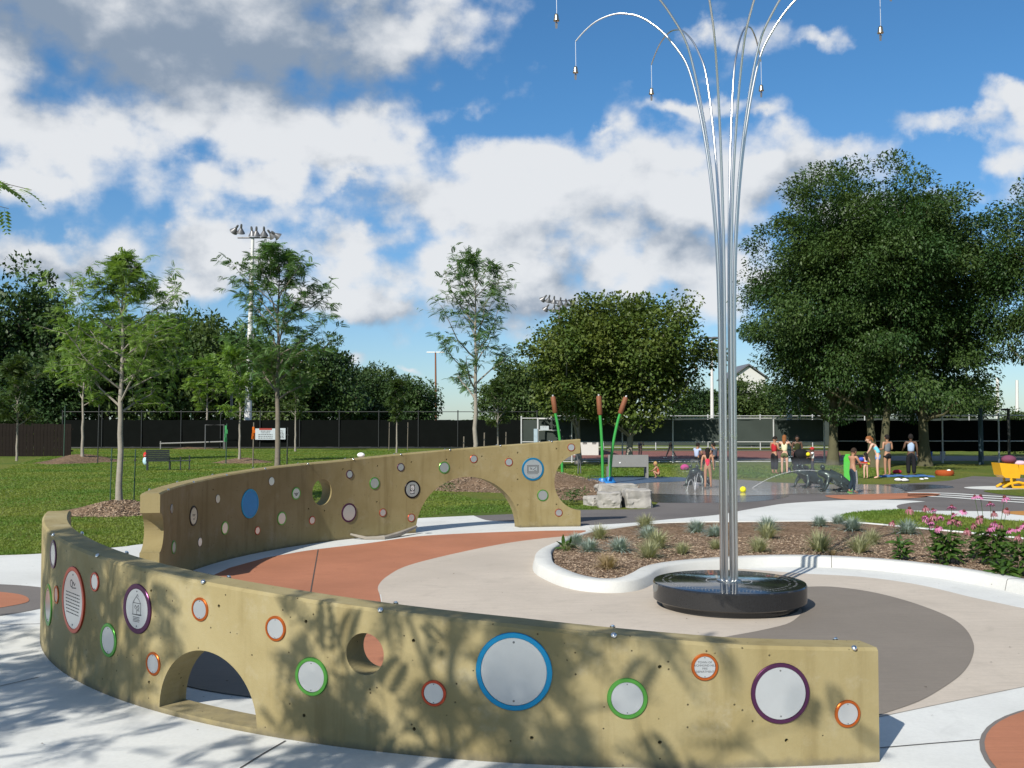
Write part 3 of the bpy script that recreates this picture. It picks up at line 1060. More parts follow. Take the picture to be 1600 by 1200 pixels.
FP = [(115, 937, 47, 'r_red', 'large red-ringed plaque with a printed paragraph', art_para), (149, 909, 14, 'r_red', None, None),
      (215, 951, 36, 'r_purple', 'purple-ringed plaque with a line drawing of a house', art_house), (170, 1000, 24, 'r_green', 'green-ringed plaque near the left bend', None),
      (240, 1037, 17, 'r_orange', None, None), (313, 952, 17.5, 'r_orange', None, None), (431, 982, 19, 'r_orange', None, None), (487, 1057, 29, 'r_green', None, None),
      (678, 1083, 20, 'r_red', None, None), (803, 1049, 60, 'r_blue', 'largest plaque with a bright blue ring', None), (980, 1091, 31, 'r_green', None, None),
      (1101, 1042, 20.5, 'r_orange', 'orange-ringed plaque lettered for the fire department', art_fire), (1219, 1083, 45, 'r_purple', 'large blank purple-ringed plaque', None), (1324, 1115, 20, 'r_orange', None, None),
      (84, 866, 20, 'r_purple', None, None), (76, 945, 29, 'r_green', None, None), (89, 929, 13, 'r_orange', None, None)]
for x, y, rp, ring, lab, art in FP:
    plaque(fw, WC, WR, 1, x, y, rp, ring, True, lab, 0.13 if rp > 40 else 0.19, art)


def stud(wall, c, r_out, thick, a, h, outer):
    """a small steel knob bolted on the arris of the wall top"""
    r = r_out if outer else r_out - thick
    s = 1 if outer else -1
    p = rad_pt(c, r - s * 0.012, a, h - 0.012)
    ax = Vector((math.cos(a) * s, math.sin(a) * s, 1.0)).normalized()
    MB().lathe([(0.008, -0.004), (0.008, 0.009), (0.016, 0.011), (0.019, 0.017), (0.015, 0.024), (0.008, 0.028), (0.0, 0.029)], 14, p, ax).build('stud', M['stud'], wall, smooth=40)


for x, y in ((1335, 1016), (959, 988), (594, 944), (317, 903), (152, 862), (83, 829)):
    a = on_cyl(WC, WR, x, y)[0]
    for outer in (True, False):
        stud(fw, WC, WR, TH, a, h_front(a), outer)

# ---- far wall
BO = BR + TH
b0 = on_cyl(BC, BR, 249, 800, False)[0]
# the left end: take it where the inner circle is at Y = 13.0
b0 = math.atan2(13.05 - BC[1], -math.sqrt(BR ** 2 - (13.05 - BC[1]) ** 2))
if b0 < 0:
    b0 += 2 * PI
b1 = on_cyl(BC, BR, 907, 760, False)[0]
HB = []
for x, yb, yt in ((317, 886, 750), (430, 859, 730), (530, 846, 720), (650, 832, 707.5), (817, 827, 693.5), (907, 822, 686)):
    a, z, d, _ = on_cyl(BC, BR, x, yt, False)
    HB.append((a, z))
HB.append((b0, HB[0][1] - 0.06))
HB.sort()


def h_back(a):
    return float(np.interp(a, [q[0] for q in HB], [q[1] for q in HB]))


cuts = []
al = on_cyl(BC, BR, 650, 820, False)[0]
ar = on_cyl(BC, BR, 812, 820, False)[0]
zt = on_cyl(BC, BR, 733, 745, False)[1]
am, aw = (al + ar) / 2, abs(al - ar) * BR / 2
z0 = max(zt - aw, 0.0)
pts = [(aw * math.cos(t), z0 + (zt - z0) * math.sin(t)) for t in [PI * k / 40 for k in range(41)]] + [(-aw, -0.3), (aw, -0.3)]
cuts.append(cutter(BC, BR, am, pts))
ah, zh, dh, _ = on_cyl(BC, BR, 503, 769, False)
cuts.append(cutter(BC, BR, ah, circ(0, zh, 20 * dh / FPX)))
zb = on_cyl(BC, BR, 907, 753, False)[1]
cuts.append(cutter(BC, BR, b1, circ(-0.05, zb, 0.60, 48)))
zb = on_cyl(BC, BR, 249, 836, False)[1]
cuts.append(cutter(BC, BR, b0, circ(0.0, 0.74, 0.26, 40)))
BT = [(590, 728), (643, 722), (698, 718), (753, 713), (809, 707), (869.5, 701), (809, 749), (869.5, 788), (809, 789), (589, 784), (333, 765), (507, 798), (482, 795), (536, 733)]
for x, y in BT:
    a, z, d, _ = on_cyl(BC, BR, x, y, False)
    cuts.append(cutter(BC, BR, a, circ(0, z, 0.016, 8), 0.03, 0.1))
bw = build_wall('curved_wall', BC, BO, TH, b0, b1, h_back, cuts, 'wall_tan')
tag(bw, 'tall curved yellow concrete wall behind, with wide arch and bitten end', 'wall')


def art_shield(r):
    a = MB().add([(-.36 * r, -.62 * r, 0), (.36 * r, -.62 * r, 0), (.36 * r, .62 * r, 0), (-.36 * r, .62 * r, 0)], [(0, 1, 2, 3)])
    return [(a, (0, 0))]


def art_box(r):
    L = [[(-.6, -.35), (.6, -.35), (.6, .4), (-.6, .4), (-.6, -.35)], [(-.5, -.25), (.5, -.25), (.5, .3), (-.5, .3), (-.5, -.25)], [(-.3, .2), (-.2, -.05), (-.1, .15)], [(-.05, -.1), (.1, 0), (.35, .2)], [(.1, -.15), (.4, -.1)], [(-.6, -.48), (.55, -.48)]]
    return [(strokes([[(x * r, y * r) for x, y in l] for l in L], r * 0.05), (0, 0))]


def art_smile(r):
    L = [[(-.45, .12), (-.15, .15), (.15, .12), (.45, .16)], [(-.25, -.25), (-.1, -.4), (.1, -.42), (.3, -.25)], [(-.2, -.0), (.25, .0)]]
    return [(strokes([[(x * r, y * r) for x, y in l] for l in L], r * 0.07), (0, 0))]


def art_bird(r):
    L = [[(-.6, .15), (-.2, -.1), (0, .1), (.2, -.1), (.6, .15)], [(-.35, -.25), (.35, -.25)], [(-.2, -.35), (.2, -.35)]]
    return [(strokes([[(x * r, y * r) for x, y in l] for l in L], r * 0.13), (0, 0))]


BP = [(268, 795, 6.5, None, None), (302, 806, 15, 'r_black', art_smile), (340, 779.5, 6.3, None, None), (424, 752, 6.3, None, None), (462.5, 771, 9.5, 'r_green', art_bird),
      (351, 825, 10, 'r_green', None), (402, 829, 6.3, 'r_red', None), (440, 810, 10.3, 'r_green', None), (487.5, 813, 6.3, 'r_red', None), (546, 741, 6.5, 'r_purple', None), (545, 801, 14.5, 'r_purple', None),
      (312, 847, 6.5, None, None), (271, 855, 10, 'r_green', None), (585, 755, 9.3, 'r_green', None), (626, 730, 6.4, 'r_purple', None), (644, 764.5, 13.8, 'r_black', art_shield), (598, 801, 6.4, 'r_red', None),
      (642.5, 809, 6.4, 'r_red', None), (694, 730.5, 9.3, 'r_green', None), (740, 717, 6.4, 'r_red', None), (795, 722, 6.4, 'r_red', None), (832.5, 733, 17.8, 'r_blue', art_box), (848, 774, 9, 'r_green', None),
      (892.5, 699, 6, 'r_red', None), (873, 801, 6, 'r_red', None)]
for x, y, rp, ring, art in BP:
    lab = {15: 'dark-ringed plaque with a small face-like drawing', 13.8: 'black-ringed plaque with a black shield emblem', 17.8: 'blue-ringed plaque with a framed drawing', 14.5: 'large blank purple-ringed plaque'}.get(rp)
    P_ = plaque(bw, BC, BR, -1, x, y, rp, ring, False, lab, 0.16, art)
    if rp == 13.8:
        r = 13.8 * 19.5 / FPX * 0.84
        sag = 0.015
        mb = strokes([[(-.2 * r, .45 * r), (.2 * r, .45 * r), (.22 * r, .05 * r), (0, -.15 * r), (-.22 * r, .05 * r), (-.2 * r, .45 * r)], [(-.15 * r, .3 * r), (.15 * r, .0)], [(-.05 * r, .4 * r), (.15 * r, .2 * r)]], r * 0.07)
        o = mb.build('emblem', M['paint_white'], P_)
        top = max(q.location.z for q in P_.children if q.name.startswith('lettering'))
        o.location = (0, 0, top + 0.001)
        o = link('lettering', text_mesh('RBC', r * 0.34, bold=True), M['paint_white'], P_)
        o.location = (0, -.40 * r, top + 0.001)
# solid blue disc
plaque(bw, BC, BR, -1, 390, 787, 22, 'r_blue', False, 'solid blue disc on the shaded end', 0.08, None, 'blue_plate')
for i in range(10):
    a = b0 + (b1 - b0) * (i + 0.45) / 10
    for outer in (True, False):
        stud(bw, BC, BO, TH, a, h_back(a), outer)

# ------------------------------------------------------------------ kerb round the planting bed
k_out = spline(G([(831, 890), (837, 899), (855, 909), (878, 918.5), (913, 926), (956, 928.5), (990, 926), (1012, 920)]), 5, False) + \
    spline([(1.93, 13.45), (2.06, 13.85), (2.35, 14.25), (2.85, 14.6), (3.64, 14.93), (4.3, 15.02), (4.9, 14.9), (5.5, 14.55), (6.0, 13.9), (6.33, 13.1), (6.55, 12.2), (6.75, 11.2), (6.85, 10.2), (7.2, 9.3), (8.0, 8.7), (9.5, 8.4), (12.0, 8.4)], 5, False)
k_left = spline(G([(831, 886), (837, 872), (859, 859), (886, 846), (917, 836.5), (946, 832), (994, 825), (1060, 821), (1160, 820.5), (1270, 819), (1341, 822), (1394, 826.5), (1449, 832), (1534, 840), (1640, 852)]), 4, False)


def offs(line, d):
    P = [Vector(p) for p in line]
    out = []
    for i, p in enumerate(P):
        t = (P[min(i + 1, len(P) - 1)] - P[max(i - 1, 0)]).normalized()
        out.append((p.x - t.y * d, p.y + t.x * d))
    return out


def clean(line, mind=0.06):
    out = [line[0]]
    for p in line[1:]:
        if (Vector(p) - Vector(out[-1])).length > mind:
            out.append(p)
    return out


kl = clean(list(reversed(k_left)) + k_out[1:])
# smooth a little
for _ in range(3):
    kl = [kl[0]] + [((a[0] + 2 * b[0] + c[0]) / 4, (a[1] + 2 * b[1] + c[1]) / 4) for a, b, c in zip(kl, kl[1:], kl[2:])] + [kl[-1]]
NK = len(kl)
KW = 0.30
mb = MB()
vs = []
kin = []
for i, p in enumerate(kl):
    P0, P1 = Vector(kl[max(i - 1, 0)]), Vector(kl[min(i + 1, NK - 1)])
    t = (P1 - P0).normalized()
    nr_ = Vector((-t.y, t.x))       # towards the bed
    far = max(0.0, min(1.0, (Vector(p).y - 15.3) / 2.5)) if i < NK * 0.6 else 0.0
    w = KW * (1 - 0.55 * far)
    h = 0.155 - 0.06 * far
    for d, z in ((0, 0), (0.035, h - 0.02), (0.055, h), (w - 0.02, h), (w, h - 0.02), (w, -0.02)):
        q = Vector(p) + nr_ * d
        vs.append((q.x, q.y, z))
    q = Vector(p) + nr_ * (w - 0.01)
    kin.append((q.x, q.y))
fs = []
for i in range(NK - 1):
    for k in range(5):
        a = i * 6 + k
        fs.append((a, a + 6, a + 7, a + 1))
mb.add(vs, fs)
kb = mb.build('kerb', M['kerb'], smooth=50)
kb['kind'] = 'structure'
for i in (int(NK * .80), int(NK * .70), int(NK * .9)):
    P0, P1 = Vector(kl[i - 1]), Vector(kl[i + 1])
    t = (P1 - P0).normalized()
    nr_ = Vector((-t.y, t.x))
    q = Vector(kl[i])
    j = MB()
    pr = [(-0.002, 0.0), (0.033, 0.137), (0.053, 0.157), (KW - .02, 0.157)]
    vv = []
    for d, z in pr:
        for s in (-0.004, 0.004):
            w = q + nr_ * d + t * s
            vv.append((w.x, w.y, z + 0.0005))
    j.add(vv, [(2 * k, 2 * k + 1, 2 * k + 3, 2 * k + 2) for k in range(3)])
    o = j.build('kerb_joint', M['joint'], kb)
bed = [p for p in kin] + [(15.9, 9.0), (15.9, 19)]
BED = bed
sheet('mulch_bed', bed, 0.075, M['mulch'])


# ------------------------------------------------------------------ chime sculpture
disc_c = Vector((2.578, 11.868, 0))
sc_ = thing('chime_sculpture', 'tall steel sculpture of arching poles rising from a round black granite base', 'sculpture', disc_c)
MB().lathe([(0.80, 0.016), (0.80, 0.085), (0.878, 0.088), (0.893, 0.10), (0.895, 0.285), (0.885, 0.299), (0.87, 0.302), (0.0, 0.304)], 96).build('granite_base', M['granite'], sc_, smooth=30)
eg = MB()
g = random.Random(3)
for ring, n, rr in ((0, 118, 0.775), (1, 104, 0.70)):
    for k in range(n):
        if g.random() < 0.16:
            continue
        a = 2 * PI * k / n
        for q in range(2):
            w, hh = g.uniform(.006, .012), g.uniform(.018, .03)
            o = Vector((rr * math.cos(a + q * .012), rr * math.sin(a + q * .012), 0.3045))
            er, et = Vector((math.cos(a), math.sin(a), 0)), Vector((-math.sin(a), math.cos(a), 0))
            eg.add([o - er * hh / 2, o + er * hh / 2, o + er * hh / 2 + et * w * .5, o - er * hh / 2 + et * w * .5], [(0, 1, 2, 3)])
for k in range(60):
    a0, a1 = 2 * PI * k / 60, 2 * PI * (k + 1) / 60
    eg.add([(r * math.cos(a), r * math.sin(a), 0.3045) for a in (a0, a1) for r in (.262, .27)], [(0, 1, 3, 2)])
o = eg.build('engraving', M['engrave'], sc_)
o['kind'] = 'stuff'
MB().lathe([(0.145, 0.303), (0.145, 0.318), (0.135, 0.322), (0.0, 0.322)], 40).build('pole_flange', M['steel'], sc_, smooth=30)
# pole profile: distance from the axis against height
PR = [(0.09, 0.30), (0.09, 2.0), (0.092, 3.3), (0.108, 4.1), (0.145, 4.7), (0.19, 5.15), (0.255, 5.6), (0.345, 6.07), (0.45, 6.45), (0.58, 6.68), (0.78, 6.93), (1.03, 7.13), (1.25, 7.21), (1.42, 7.22), (1.62, 7.17), (1.78, 7.07), (1.90, 6.96)]
PS = spline(PR, 5, False)
# azimuth, reach, height factor
POLES = [(158, 1.0, 1.04), (193, 1.12, 1.115), (112, .92, 1.05), (243, 1.0, 1.10), (289, 1.0, 1.10), (62, .94, 1.06), (322, 1.04, 1.11), (343, .93, 1.06)]
WIRES = {0: .33, 1: .36, 2: .33, 5: .33, 7: .36, 3: .34, 4: .33, 6: .34}
LBL = {3: 'small bell above the frame on the pole arching towards the camera, a little left', 4: 'small bell above the frame on the pole arching straight towards the camera', 6: 'small bell above the frame on the pole arching to the right and forward', 0: 'small bell hanging from the leftmost fully visible arching pole', 1: 'small bell at the very top edge, left of all the poles', 2: 'small bell hanging from the short arched pole left of the stem',
       5: 'small bell hanging from the arched pole right of the stem', 7: 'small bell far out to the right, high above the big tree'}
for i, (azd, reach, hf) in enumerate(POLES):
    a = R(azd)
    pts = []
    for r, z in PS:
        rr = r if z < 4 else 0.108 + (r - 0.108) * reach
        zz = z if z < 4 else 4 + (z - 4) * hf
        pts.append((rr * math.cos(a), rr * math.sin(a), zz))
    rad = [0.0175 - 0.009 * max(0, min(1, (k - 15) / (len(pts) - 16))) for k in range(len(pts))]
    p = MB().tube(pts, rad, 12).build('pole', M['steel'], sc_, smooth=60)
    zc = 1.98 + 0.03 * (i % 3)
    MB().tube([(0.09 * math.cos(a), 0.09 * math.sin(a), zc), (0.09 * math.cos(a), 0.09 * math.sin(a), zc + .035)], 0.0205, 12).build('collar', M['stud'], p, smooth=40)
    tip = Vector(pts[-1]) + disc_c
    L = WIRES[i]
    b = thing('bell', LBL.get(i, 'small metal bell hanging from an arching pole above the picture'), 'bell', tip, 0, 'bells hanging from the sculpture')
    MB().tube([(0, 0, 0), (0.004, 0, -L)], 0.004, 6).build('wire', M['wire'], b)
    MB().lathe([(0.0, -L + .01), (0.018, -L), (0.026, -L - .02), (0.029, -L - .05), (0.036, -L - .075), (0.036, -L - .08), (0.0, -L - .06)], 16).build('bell_cup', M['brass'], b, smooth=40)
    cl_ = MB().tube([(0, 0, -L - .06), (0, 0, -L - .1)], 0.006, 6)
    cl_.add([(-.016, 0, -L - .1), (.016, 0, -L - .1), (.012, .002, -L - .17), (-.012, .002, -L - .17)], [(0, 1, 2, 3)])
    cl_.build('clapper', M['lamp_grey'], b)


# ------------------------------------------------------------------ trees
def quadleaf(l=1.0, w=0.5, droop=0.15):
    """a folded leaf of two quads, along +X"""
    return [(0, 0, 0), (l * .45, w / 2, .06 * l), (l, 0, -droop * l), (l * .45, -w / 2, .06 * l), (l * .5, 0, -0.01 * l)], [(0, 4, 2, 1), (0, 3, 2, 4)]


def frond(npair=7, L=1.0, lw=0.16, ll=0.20, droop=0.35):
    """pinnate leaf: pairs of leaflets on a drooping rachis"""
    vs, fs = [], []
    for i in range(npair):
        t = (i + 1) / npair
        x, z = L * t * (1 - .12 * t), -droop * L * t * t
        s = math.sin(PI * (0.25 + 0.7 * t)) * .6 + .5
        for sd in (-1, 1):
            b = len(vs)
            l, w = ll * s, lw * s * .5
            vs += [(x, 0, z), (x + l * .25 + w, sd * l * .5, z - .03 * l), (x + l * .45, sd * l, z - .22 * l), (x + l * .25 - w, sd * l * .5, z - .06 * l)]
            fs.append((b, b + 1, b + 2, b + 3) if sd < 0 else (b, b + 3, b + 2, b + 1))
    b = len(vs)
    vs += [(0, .006, 0), (0, -.006, 0), (L * .85, 0, -droop * L * .9), ]
    fs.append((b, b + 1, b + 2))
    return vs, fs


def wander(p0, d, L, n, g, wob, lift):
    pts = [Vector(p0)]
    d = Vector(d).normalized()
    for i in range(n):
        d = (d + Vector((g.gauss(0, wob), g.gauss(0, wob), g.gauss(0, wob * .6) + lift))).normalized()
        pts.append(pts[-1] + d * (L / n))
    return pts


def young_tree(seed, H, base, crad, rtrunk, nlimb, twigs, fr_per, fl, leafmat, barkmat, name, top_frac=0.62, template=None, up=0.7, lean=(0, 0), taper=.72):
    """sapling: visible trunk and limbs, fronds hung along the twigs"""
    g = random.Random(seed)
    ng = np.random.default_rng(seed)
    wood = MB()
    tr = [Vector((0, 0, -0.1))]
    n = 14
    for i in range(1, n + 1):
        z = H * 0.93 * i / n
        tr.append(Vector((lean[0] * (z / H) ** 1.5 + g.gauss(0, .012 * H / 6), lean[1] * (z / H) ** 1.5 + g.gauss(0, .012 * H / 6), z)))
    wood.tube(tr, [rtrunk * (1.25 if i == 0 else 1) * (1 - 0.88 * (i / n) ** 1.1) for i in range(n + 1)], 9)
    pos, dirs, sc = [], [], []
    ends = []
    for i in range(nlimb):
        t = (i + g.uniform(0, .7)) / nlimb
        z0 = base + (H * .93 - base) * t
        k = min(n - 1, int(z0 / (H * .93) * n))
        p0 = tr[k].lerp(tr[k + 1], (z0 / (H * .93) * n) - k)
        a = i * 2.4 + g.uniform(-.5, .5)
        env = math.sin(PI * min(1, (0.18 + 0.82 * t)) ** 0.8) ** 0.7 if t > .02 else .5
        L = crad * (0.45 + 0.75 * env) * g.uniform(.75, 1.15) * (1.0 if t < taper else max(.3, 1.0 - (t - taper) * 1.5))
        d = Vector((math.cos(a), math.sin(a), up * g.uniform(.6, 1.4) + .4 * t))
        pts = wander(p0, d, L, 7, g, .13, .035)
        r0 = rtrunk * (0.42 - .26 * t)
        wood.tube(pts, [r0 * (1 - .85 * j / 7) for j in range(8)], 6, False)
        ends.append(pts)
        for q in range(twigs):
            j = g.uniform(1.6, 7)
            j0 = min(6, int(j))
            b = pts[j0].lerp(pts[j0 + 1], j - j0)
            da = (pts[j0 + 1] - pts[j0]).normalized()
            sd = Vector((g.gauss(0, 1), g.gauss(0, 1), g.gauss(0.25, .6))).normalized()
            tw = wander(b, da * .7 + sd * .8, L * g.uniform(.22, .5), 4, g, .2, -.02)
            wood.tube(tw, [r0 * .22, r0 * .18, r0 * .14, r0 * .1, r0 * .05], 4, False)
            for f in range(fr_per):
                u = g.uniform(.3, 4)
                u0 = min(3, int(u))
                pp = tw[u0].lerp(tw[u0 + 1], u - u0)
                dd = (tw[u0 + 1] - tw[u0]).normalized() * .5 + Vector((g.gauss(0, 1), g.gauss(0, 1), g.gauss(-.1, .5))).normalized()
                pos.append(pp); dirs.append(dd); sc.append(fl * g.uniform(.6, 1.25))
    # fronds at the leader's tip
    for f in range(nlimb):
        pp = tr[-1] - Vector((0, 0, g.uniform(0, .12) * H))
        pos.append(pp); dirs.append(Vector((g.gauss(0, 1), g.gauss(0, 1), g.gauss(.5, .6)))); sc.append(fl * g.uniform(.6, 1.1))
    tv, tf = template or frond()
    pos = np.array([tuple(p) for p in pos]); dirs = np.array([tuple(d) for d in dirs])
    me = scatter_mesh('crown', tv, tf, pos, rot_from(dirs, .45, ng), np.array(sc))
    me.materials.append(leafmat)
    tm = bpy.data.meshes.new('trunk')
    tm.from_pydata(wood.v, [], wood.f)
    tm.materials.append(barkmat)
    smooth_mesh(tm, 50)
    return tm, me


def big_tree(seed, H, base, rx, ry, nclump, per, leaf, leafmat, barkmat, rtrunk, forks=1, low=0.0, shape=0.8, clump_r=0.16, template=None, sides=9, hollow=.55):
    """broad crown made of many leafy clumps on limbs"""
    g = random.Random(seed)
    ng = np.random.default_rng(seed)
    cz = (H + base) / 2
    rz = (H - base) / 2
    ph = [g.uniform(0, 6.28) for _ in range(6)]
    centers = []
    while len(centers) < nclump:
        u = Vector((g.gauss(0, 1), g.gauss(0, 1), g.gauss(0, 1))).normalized()
        a = math.atan2(u.y, u.x)
        lump = 1 + .13 * math.sin(3 * a + ph[0] + 2 * u.z) + .10 * math.sin(5 * u.z + ph[1] + a) + .08 * math.sin(7 * a + ph[2])
        rr = (g.random() ** hollow) * lump * .93
        z = u.z * rz * rr
        k = 1.0 if u.z > 0 else shape * (((1 - abs(u.z) ** 3.0) / max(.05, 1 - u.z * u.z)) ** .5)
        p = Vector((u.x * rx * rr * k, u.y * ry * rr * k, cz + z))
        if p.z < base * .8:
            continue
        centers.append(p)
    wood = MB()
    fk = []
    for f in range(forks):
        a = 2 * PI * f / forks + g.uniform(0, 1)
        off = 0.0 if forks == 1 else rtrunk * .9
        top = Vector((math.cos(a) * rx * (.12 if forks == 1 else .3), math.sin(a) * ry * (.12 if forks == 1 else .3), H * .8))
        b = Vector((math.cos(a) * off, math.sin(a) * off, -.1))
        n = 10
        pts = [b.lerp(top, i / n) + Vector((g.gauss(0, .03), g.gauss(0, .03), 0)) * rtrunk * 3 * (i > 0) - Vector((math.cos(a), math.sin(a), 0)) * off * .8 * math.sin(PI * i / n) for i in range(n + 1)]
        q = rtrunk / (forks ** .5)
        wood.tube(pts, [q * (1.5 if i == 0 else 1) * (1 - .85 * i / n) for i in range(n + 1)], sides, False)
        fk.append((pts, q))
    lim = g.sample(centers, min(len(centers), 46))
    for cpt in lim:
        pts, q = min(fk, key=lambda s: (Vector((s[0][-1].x, s[0][-1].y, 0)) - Vector((cpt.x, cpt.y, 0))).length + g.uniform(0, rx * .4))
        zt = max(base * .8, cpt.z - Vector((cpt.x, cpt.y)).length * g.uniform(.5, .9))
        i = min(len(pts) - 2, max(2, int(zt / (H * .8) * (len(pts) - 1))))
        s = pts[i]
        d = cpt - s
        mid = s + d * .5 + Vector((g.gauss(0, .06), g.gauss(0, .06), -.06)) * d.length
        rb = q * (.34 if d.length > rx * .4 else .2)
        wood.tube([s, s.lerp(mid, .5) + Vector((0, 0, .02)) * d.length, mid, mid.lerp(cpt, .5), cpt], [rb, rb * .8, rb * .55, rb * .38, rb * .16], 6, False)
    C = np.array([tuple(c) for c in centers])
    idx = np.repeat(np.arange(nclump), per)
    sig = clump_r * rx * ng.uniform(.65, 1.3, nclump)[idx][:, None]
    off = ng.normal(0, 1, (len(idx), 3))
    ln = np.linalg.norm(off, axis=1, keepdims=True)
    off = off / ln * np.minimum(ln, 1.75) * np.array([1, 1, .55]) * sig
    pos = C[idx] + off
    keep = (pos[:, 2] > base * .72)
    pos, off = pos[keep], off[keep]
    out = off + .25 * (pos - np.array([0, 0, cz])) * np.array([1, 1, .5])
    dirs = out / (np.linalg.norm(out, axis=1, keepdims=True) + 1e-6) + ng.normal(0, .55, pos.shape)
    dirs[:, 2] -= .12
    tv, tf = template or quadleaf()
    me = scatter_mesh('crown', tv, tf, pos, rot_from(dirs, .5, ng), leaf * ng.uniform(.6, 1.3, len(pos)))
    me.materials.append(leafmat)
    tm = bpy.data.meshes.new('trunk')
    tm.from_pydata(wood.v, [], wood.f)
    tm.materials.append(barkmat)
    smooth_mesh(tm, 50)
    return tm, me


def plant_tree(name, meshes, loc, label, rz=0.0, s=1.0, group=None, cat='tree'):
    t = thing(name, label, cat, loc, rz, group)
    t.scale = (s, s, s) if not hasattr(s, '__len__') else s
    link('trunk', meshes[0], None, t)
    link('crown', meshes[1], None, t)
    return t


fine = frond(7, 1.0, .15, .22, .35)
small = frond(4, 1.0, .34, .30, .3)
yA = young_tree(12, 6.35, 2.1, 1.6, .072, 24, 12, 12, .22, M["leaf_locust"], M["bark_pale"], "a", template=fine, taper=.5)
yB = young_tree(8, 9.4, 3.0, 2.35, .12, 26, 12, 12, .34, M["leaf_locust2"], M["bark"], "b", template=fine)
yC = young_tree(21, 9.4, 3.1, 2.3, .11, 20, 9, 10, .34, M["leaf_locust2"], M["bark_pale"], "c", template=fine)
plant_tree('locust_tree', yA, (-9.5, 24.1, .2), 'young feathery locust tree on the mulch mound behind the left end of the walls', 0.6, (1.12, 1.12, 1.0), 'young locust trees')
plant_tree('locust_tree', yB, (-9.45, 40.0, 0), 'young locust tree with dark trunk in front of the tallest floodlight mast', 0.0, 1.0, 'young locust trees')
plant_tree('locust_tree', yC, (-1.55, 42.0, .0), 'slender open locust tree rising alone above the far wall', 2.1, 1.0, 'young locust trees')
# small trees in front of and behind the court fence
sA = young_tree(31, 5.4, 1.7, 1.35, .06, 16, 7, 9, .34, M['leaf_mid'], M['bark_pale'], 'd', template=small)
sB = young_tree(33, 7.2, 2.6, 1.8, .08, 17, 8, 9, .40, M['leaf_locust'], M['bark_pale'], 'e', template=small)
sC = young_tree(37, 4.6, 1.8, .85, .055, 16, 7, 9, .26, M['leaf_mid'], M['bark_pale'], 'f', template=small, up=1.3)
for k, (ms, p, lab, rz, s) in enumerate([
        (sB, (-22.9, 53.0, .4), 'thin young tree staked on a mulch mound at left', 0, 1.0),
        (sA, (-27.4, 55, 0), 'small rounded young tree before the wooden fence at far left', 1, 1.05),
        (sB, (-25.2, 82, .4), 'pale-stemmed young tree near the low white rail behind the bench', 2, (1.25, 1.25, 1.0)),
        (sB, (-14.4, 52.5, .2), 'thin pale sapling on the small mound beside the floodlight mast', 3.3, (.8, .8, .85)),
        (sC, (-15.7, 72, 0), 'narrow sapling with a pale stem right of the two fence signs', 0.4, 1.3),
        (sC, (-7.9, 68, 0), 'oval-headed sapling with white stem before the dark windscreen', 2.2, 1.12),
        (sA, (-1.0, 70, 0), 'low bushy sapling right of the slender locust tree', 4.0, .95)]):
    plant_tree('young_tree', ms, p, lab, rz, s, 'saplings by the court fence')

map1 = big_tree(41, 9.8, 2.3, 5.3, 4.6, 230, 190, .21, M['leaf_maple'], M['bark_pale'], .22, 1, clump_r=.13, template=quadleaf(1, .85, .2), hollow=.42)
map2 = big_tree(43, 8.5, 2.1, 4.0, 3.6, 160, 170, .21, M['leaf_maple'], M['bark_pale'], .2, 1, clump_r=.14, template=quadleaf(1, .85, .2), hollow=.42)
plant_tree('maple_tree', map1, (6.0, 51.2, 0), 'broad round maple tree behind the cattail sprayers', 0.3, (.86, .8, .92), 'maple trees')
plant_tree('maple_tree', map2, (3.4, 50.9, 0), 'lower maple tree with leaning pale trunk behind the far wall end', 1.7, (.92, .8, .93), 'maple trees')

lo1 = big_tree(51, 14.6, 2.5, 6.0, 5.4, 300, 360, .17, M['leaf_big'], M['bark_dark'], .30, 2, clump_r=.105, template=quadleaf(1, .5, .25), shape=.95, hollow=.45)
lo2 = big_tree(53, 14.0, 2.4, 5.8, 5.2, 280, 360, .17, M['leaf_big'], M['bark_dark'], .27, 1, clump_r=.105, template=quadleaf(1, .5, .25), shape=.95, hollow=.45)
plant_tree('locust_tree', lo2, (15.9, 49.3, 0), 'big dark locust tree with a straight trunk nearest the stroller', 0.5, (.92, .92, .97), 'big old locust trees')
plant_tree('locust_tree', lo1, (17.6, 47.6, 0), 'tallest old locust tree with a forked mossy trunk', 2.0, (.98, .98, 1.06), 'big old locust trees')
plant_tree('locust_tree', lo2, (20.2, 48.6, 0), 'wide old locust tree at the right of its clump, over the blue mat', 3.6, (.98, .98, 1.0), 'big old locust trees')
plant_tree('locust_tree', lo1, (25.6, 43.0, 0), 'old locust tree cut off by the right edge', 4.4, (.86, .86, 1.08), 'big old locust trees')

# dense trees beyond the fences
dA = big_tree(61, 12.0, 0.8, 5.0, 5.0, 150, 130, .36, M['leaf_dark'], M['bark'], .3, 1, clump_r=.16, template=quadleaf(1, .7, .2), shape=1.1, hollow=.4)
dB = big_tree(63, 9.0, 0.6, 4.6, 4.6, 130, 120, .36, M['leaf_dark'], M['bark'], .25, 1, clump_r=.17, template=quadleaf(1, .7, .2), shape=1.1, hollow=.4)
dC = big_tree(65, 9.0, 0.8, 4.4, 4.4, 130, 120, .36, M['leaf_mid'], M['bark'], .25, 1, clump_r=.17, template=quadleaf(1, .7, .2), shape=1.1, hollow=.4)


def back_tree(ms, base_h, x, ytop, Y, wpx, label, rz, name='background_tree'):
    H = (pY(x, ytop, Y).z)
    X = (x - 800) / FPX * Y
    sx = wpx * Y / FPX / 9.4
    plant_tree(name, ms, (X, Y, 0), label, rz, (sx, sx, H / base_h), 'dense trees beyond the fences')


